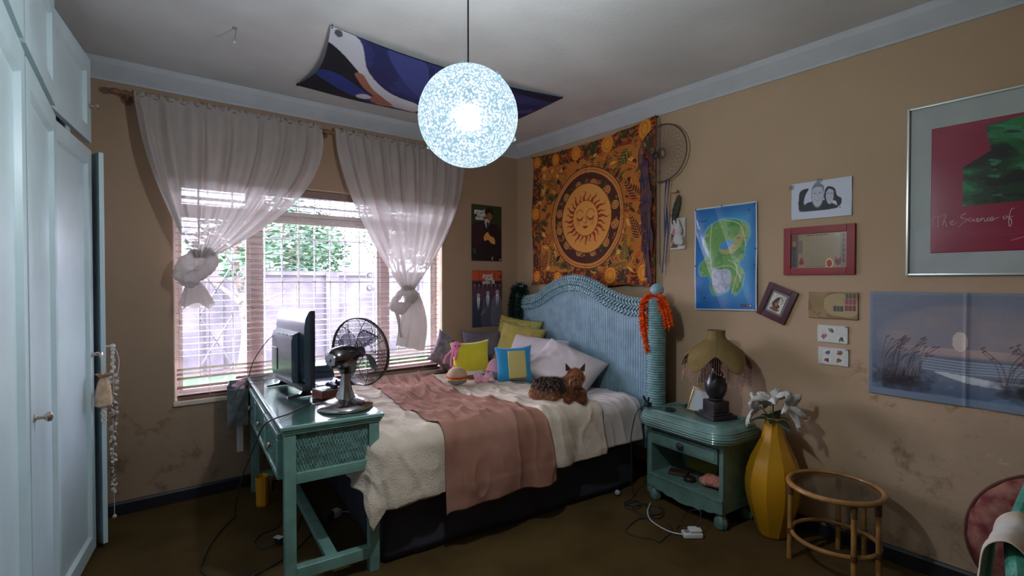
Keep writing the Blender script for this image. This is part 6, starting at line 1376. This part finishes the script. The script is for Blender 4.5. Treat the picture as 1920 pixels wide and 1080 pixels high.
# ================================================================== wicker chair and cushion in the near corner
M['wick'] = mat('turquoise_wicker', (.055, .27, .19, 1), .45, var=.25, vscale=30, bump=.4, bscale=150, coat=.2)
M['flor'] = mat('red_floral_fabric', (.12, .010, .014, 1), .85, col2=(.26, .11, .07, 1), vscale=19, detail=4); M['flor2'] = mat('dark_cushion_edge', (.10, .03, .02, 1), .8)
t = thing('floral_cushion', 'round dark red floral cushion propped between the right wall and turquoise chair', 'cushion', (-.165, -3.725, .365)); t.rotation_euler = (R(90), R(8), R(-80))
b = MB(); b.lathe([(.0, -.05), (.15, -.055), (.25, -.045), (.29, -.02), (.30, 0), (.29, .02), (.25, .045), (.15, .055), (.0, .05)], 48, capb=False, capt=False, rf=lambda a, z: 1 + .008 * math.sin(17 * a)); b.build('cover', M['flor'], t, angle=180)
b = MB(); b.tube([(.302 * math.cos(2 * PI * i / 60), .302 * math.sin(2 * PI * i / 60), 0) for i in range(60)], .007, 6, True); b.build('piping', M['flor2'], t)
t = thing('wicker_chair', 'turquoise wicker armchair partly in view at the near end of the right wall', 'chair', (-.62, -3.98, 0))
# local: seat centre, arms towards +y (window side) and -y
b = MB(); b.b2(-.30, .28, -.27, .27, .33, .38, .02); b.build('seat', M['wick'], t)
for ax_, ay_ in ((-.29, .27), (.27, .27), (-.29, -.27), (.27, -.27)):
    b = MB(); b.cyl((ax_, ay_, 0), (ax_, ay_, .60 if ax_ > 0 else .53), .018, 12); b.build('leg', M['wick'], t)
for s in (1, -1):
    P = spline([(.30, s * .27, .88), (.24, s * .31, .72), (.10, s * .33, .64), (-.15, s * .33, .595), (-.30, s * .31, .56), (-.335, s * .30, .50), (-.32, s * .29, .42)], 6)
    b = MB(); b.tube(P, .030, 10)
    for k, p in enumerate(P[::1]): 
        pass
    b.build('arm_roll', M['wick'], t)
    b = MB(); b.grid(60, 8, lambda u, v, s=s: (-.32 + .60 * u, s * (.285 + .02 * math.sin(v * PI) - .010 * abs(math.sin(u * 60))), .10 + v * (.45 + .22 * max(0, u - .3)))); b.build('arm_panel', M['wick'], t, thick=.008, fix=False)
b = MB(); b.grid(60, 14, lambda u, v: (.28 + .05 * v - .03 * math.cos((u - .5) * PI) * -1 - .006 * abs(math.sin(u * 60)), (u - .5) * .56 * (1 - .12 * v * v), .36 + v * (.48 + .10 * math.sin(u * PI)))); b.build('backrest', M['wick'], t, thick=.012, fix=False)
M['clothw'] = mat('white_cloth_with_beige_print', (.55, .52, .47, 1), .9, col2=(.50, .34, .18, 1), vscale=6, detail=2)
t = thing('printed_cloth', 'white cloth with beige print draped over the arm of the turquoise wicker chair', 'cloth', (-.62, -3.98, 0))
cs = spline([(0, .235, .41), (0, .262, .48), (0, .272, .585), (0, .325, .636), (0, .378, .60), (0, .392, .50), (0, .402, .38)], 6)
b = MB(); b.grid(30, len(cs), lambda u, v: (-.345 + .26 * u, cs[int(round(v * (len(cs) - 1)))].y + .006 * math.sin(u * 16) * v, cs[int(round(v * (len(cs) - 1)))].z + .018 * u + .008 * math.sin(u * 9) * v)); b.build('cloth', M['clothw'], t, thick=.003, fix=False, angle=180)
t = thing('teal_seat_cushion', 'dark teal round cushion lying on the seat of the turquoise wicker chair', 'cushion', (-.83, -3.845, .45))
b = MB(); b.ball((0, 0, 0), (.16, .135, .070), 36, 16); b.build('cover', mat('dark_teal_fabric', (.012, .15, .12, 1), .8, var=.15), t)
# ================================================================== pendant
M['globe'] = bpy.data.materials.new('bubbled_glass_globe'); m = M['globe']; m.use_nodes = True; nt = m.node_tree; nt.nodes.clear()
o = nt.nodes.new('ShaderNodeOutputMaterial'); em = nt.nodes.new('ShaderNodeEmission'); tr = nt.nodes.new('ShaderNodeBsdfTransparent'); gl = nt.nodes.new('ShaderNodeBsdfGlossy'); gl.inputs['Roughness'].default_value = .1
tc = nt.nodes.new('ShaderNodeTexCoord'); vo = nt.nodes.new('ShaderNodeTexVoronoi'); vo.inputs['Scale'].default_value = 130; vo.feature = 'F1'
nz = nt.nodes.new('ShaderNodeTexNoise'); nz.inputs['Scale'].default_value = 30; nz.inputs['Detail'].default_value = 2
nt.links.new(tc.outputs['Object'], nz.inputs['Vector'])
mxv = nt.nodes.new('ShaderNodeMix'); mxv.data_type = 'VECTOR'; mxv.inputs[0].default_value = .02
nt.links.new(tc.outputs['Object'], mxv.inputs[4]); nt.links.new(nz.outputs['Color'], mxv.inputs[5]); nt.links.new(mxv.outputs[1], vo.inputs['Vector'])
rp = nt.nodes.new('ShaderNodeValToRGB'); rp.color_ramp.elements[0].position = .18; rp.color_ramp.elements[0].color = (.92, 1.0, 1.0, 1); rp.color_ramp.elements[1].position = .62; rp.color_ramp.elements[1].color = (.20, .34, .44, 1)
nt.links.new(vo.outputs['Distance'], rp.inputs['Fac']); nt.links.new(rp.outputs['Color'], em.inputs['Color']); em.inputs['Strength'].default_value = 1.05
m1 = nt.nodes.new('ShaderNodeMixShader'); m1.inputs[0].default_value = .80; nt.links.new(tr.outputs[0], m1.inputs[1]); nt.links.new(em.outputs[0], m1.inputs[2])
m2 = nt.nodes.new('ShaderNodeMixShader'); m2.inputs[0].default_value = .05; nt.links.new(m1.outputs[0], m2.inputs[1]); nt.links.new(gl.outputs[0], m2.inputs[2]); nt.links.new(m2.outputs[0], o.inputs[0])
bp = nt.nodes.new('ShaderNodeBump'); bp.inputs['Strength'].default_value = .6; nt.links.new(vo.outputs['Distance'], bp.inputs['Height']); nt.links.new(bp.outputs['Normal'], gl.inputs['Normal'])
M['bulb'] = bpy.data.materials.new('lit_bulb'); M['bulb'].use_nodes = True; q = M['bulb'].node_tree.nodes['Principled BSDF']; q.inputs['Emission Color'].default_value = (.85, .95, 1, 1); q.inputs['Emission Strength'].default_value = 14
px, py, pz, pr = -2.155, -2.42, 2.030, .176
t = thing('pendant_lamp', 'lit bubbled glass globe lamp hanging on a thin cord from the ceiling', 'ceiling lamp', (px, py, pz))
b = MB(); b.ball((0, 0, 0), pr, 48, 32); b.build('globe_shade', M['globe'], t)
rn = random.Random(4); M['bub'] = glassy('glass_bubble', (.8, .93, 1, 1), .3, .05)
for k in range(26):
    u = Vector((rn.gauss(0, 1), rn.gauss(0, 1), rn.gauss(0, 1))).normalized(); b = MB(); b.ball((0, 0, 0), rn.uniform(.006, .012), 10, 8); o = b.build('glass_bubble', M['bub'], t); o.location = u * pr
b = MB(); b.ball((0, 0, 0), (.018, .018, .024), 20, 14); b.build('bulb', M['bulb'], t)
b = MB(); b.lathe([(.02, .04), (.021, .10), (.012, .115), (.006, .12)], 16); b.build('lamp_holder', M['blkm'], t)
b = MB(); b.cyl((0, 0, .11), (0, 0, CZ - pz - .001), .0032, 8); b.build('cord', M['blkm'], t)
b = MB(); b.lathe([(.05, CZ - pz - .001), (.048, CZ - pz - .02), (.02, CZ - pz - .04), (.006, CZ - pz - .045)], 24); b.build('ceiling_rose', M['wplast'], t)
ld = bpy.data.lights.new('pendant_bulb_light', 'POINT'); ld.energy = BULB; ld.color = (.86, .95, 1.0); ld.shadow_soft_size = .030
lo = bpy.data.objects.new('pendant_bulb_light', ld); C.objects.link(lo); lo.location = (px, py, pz - .0)
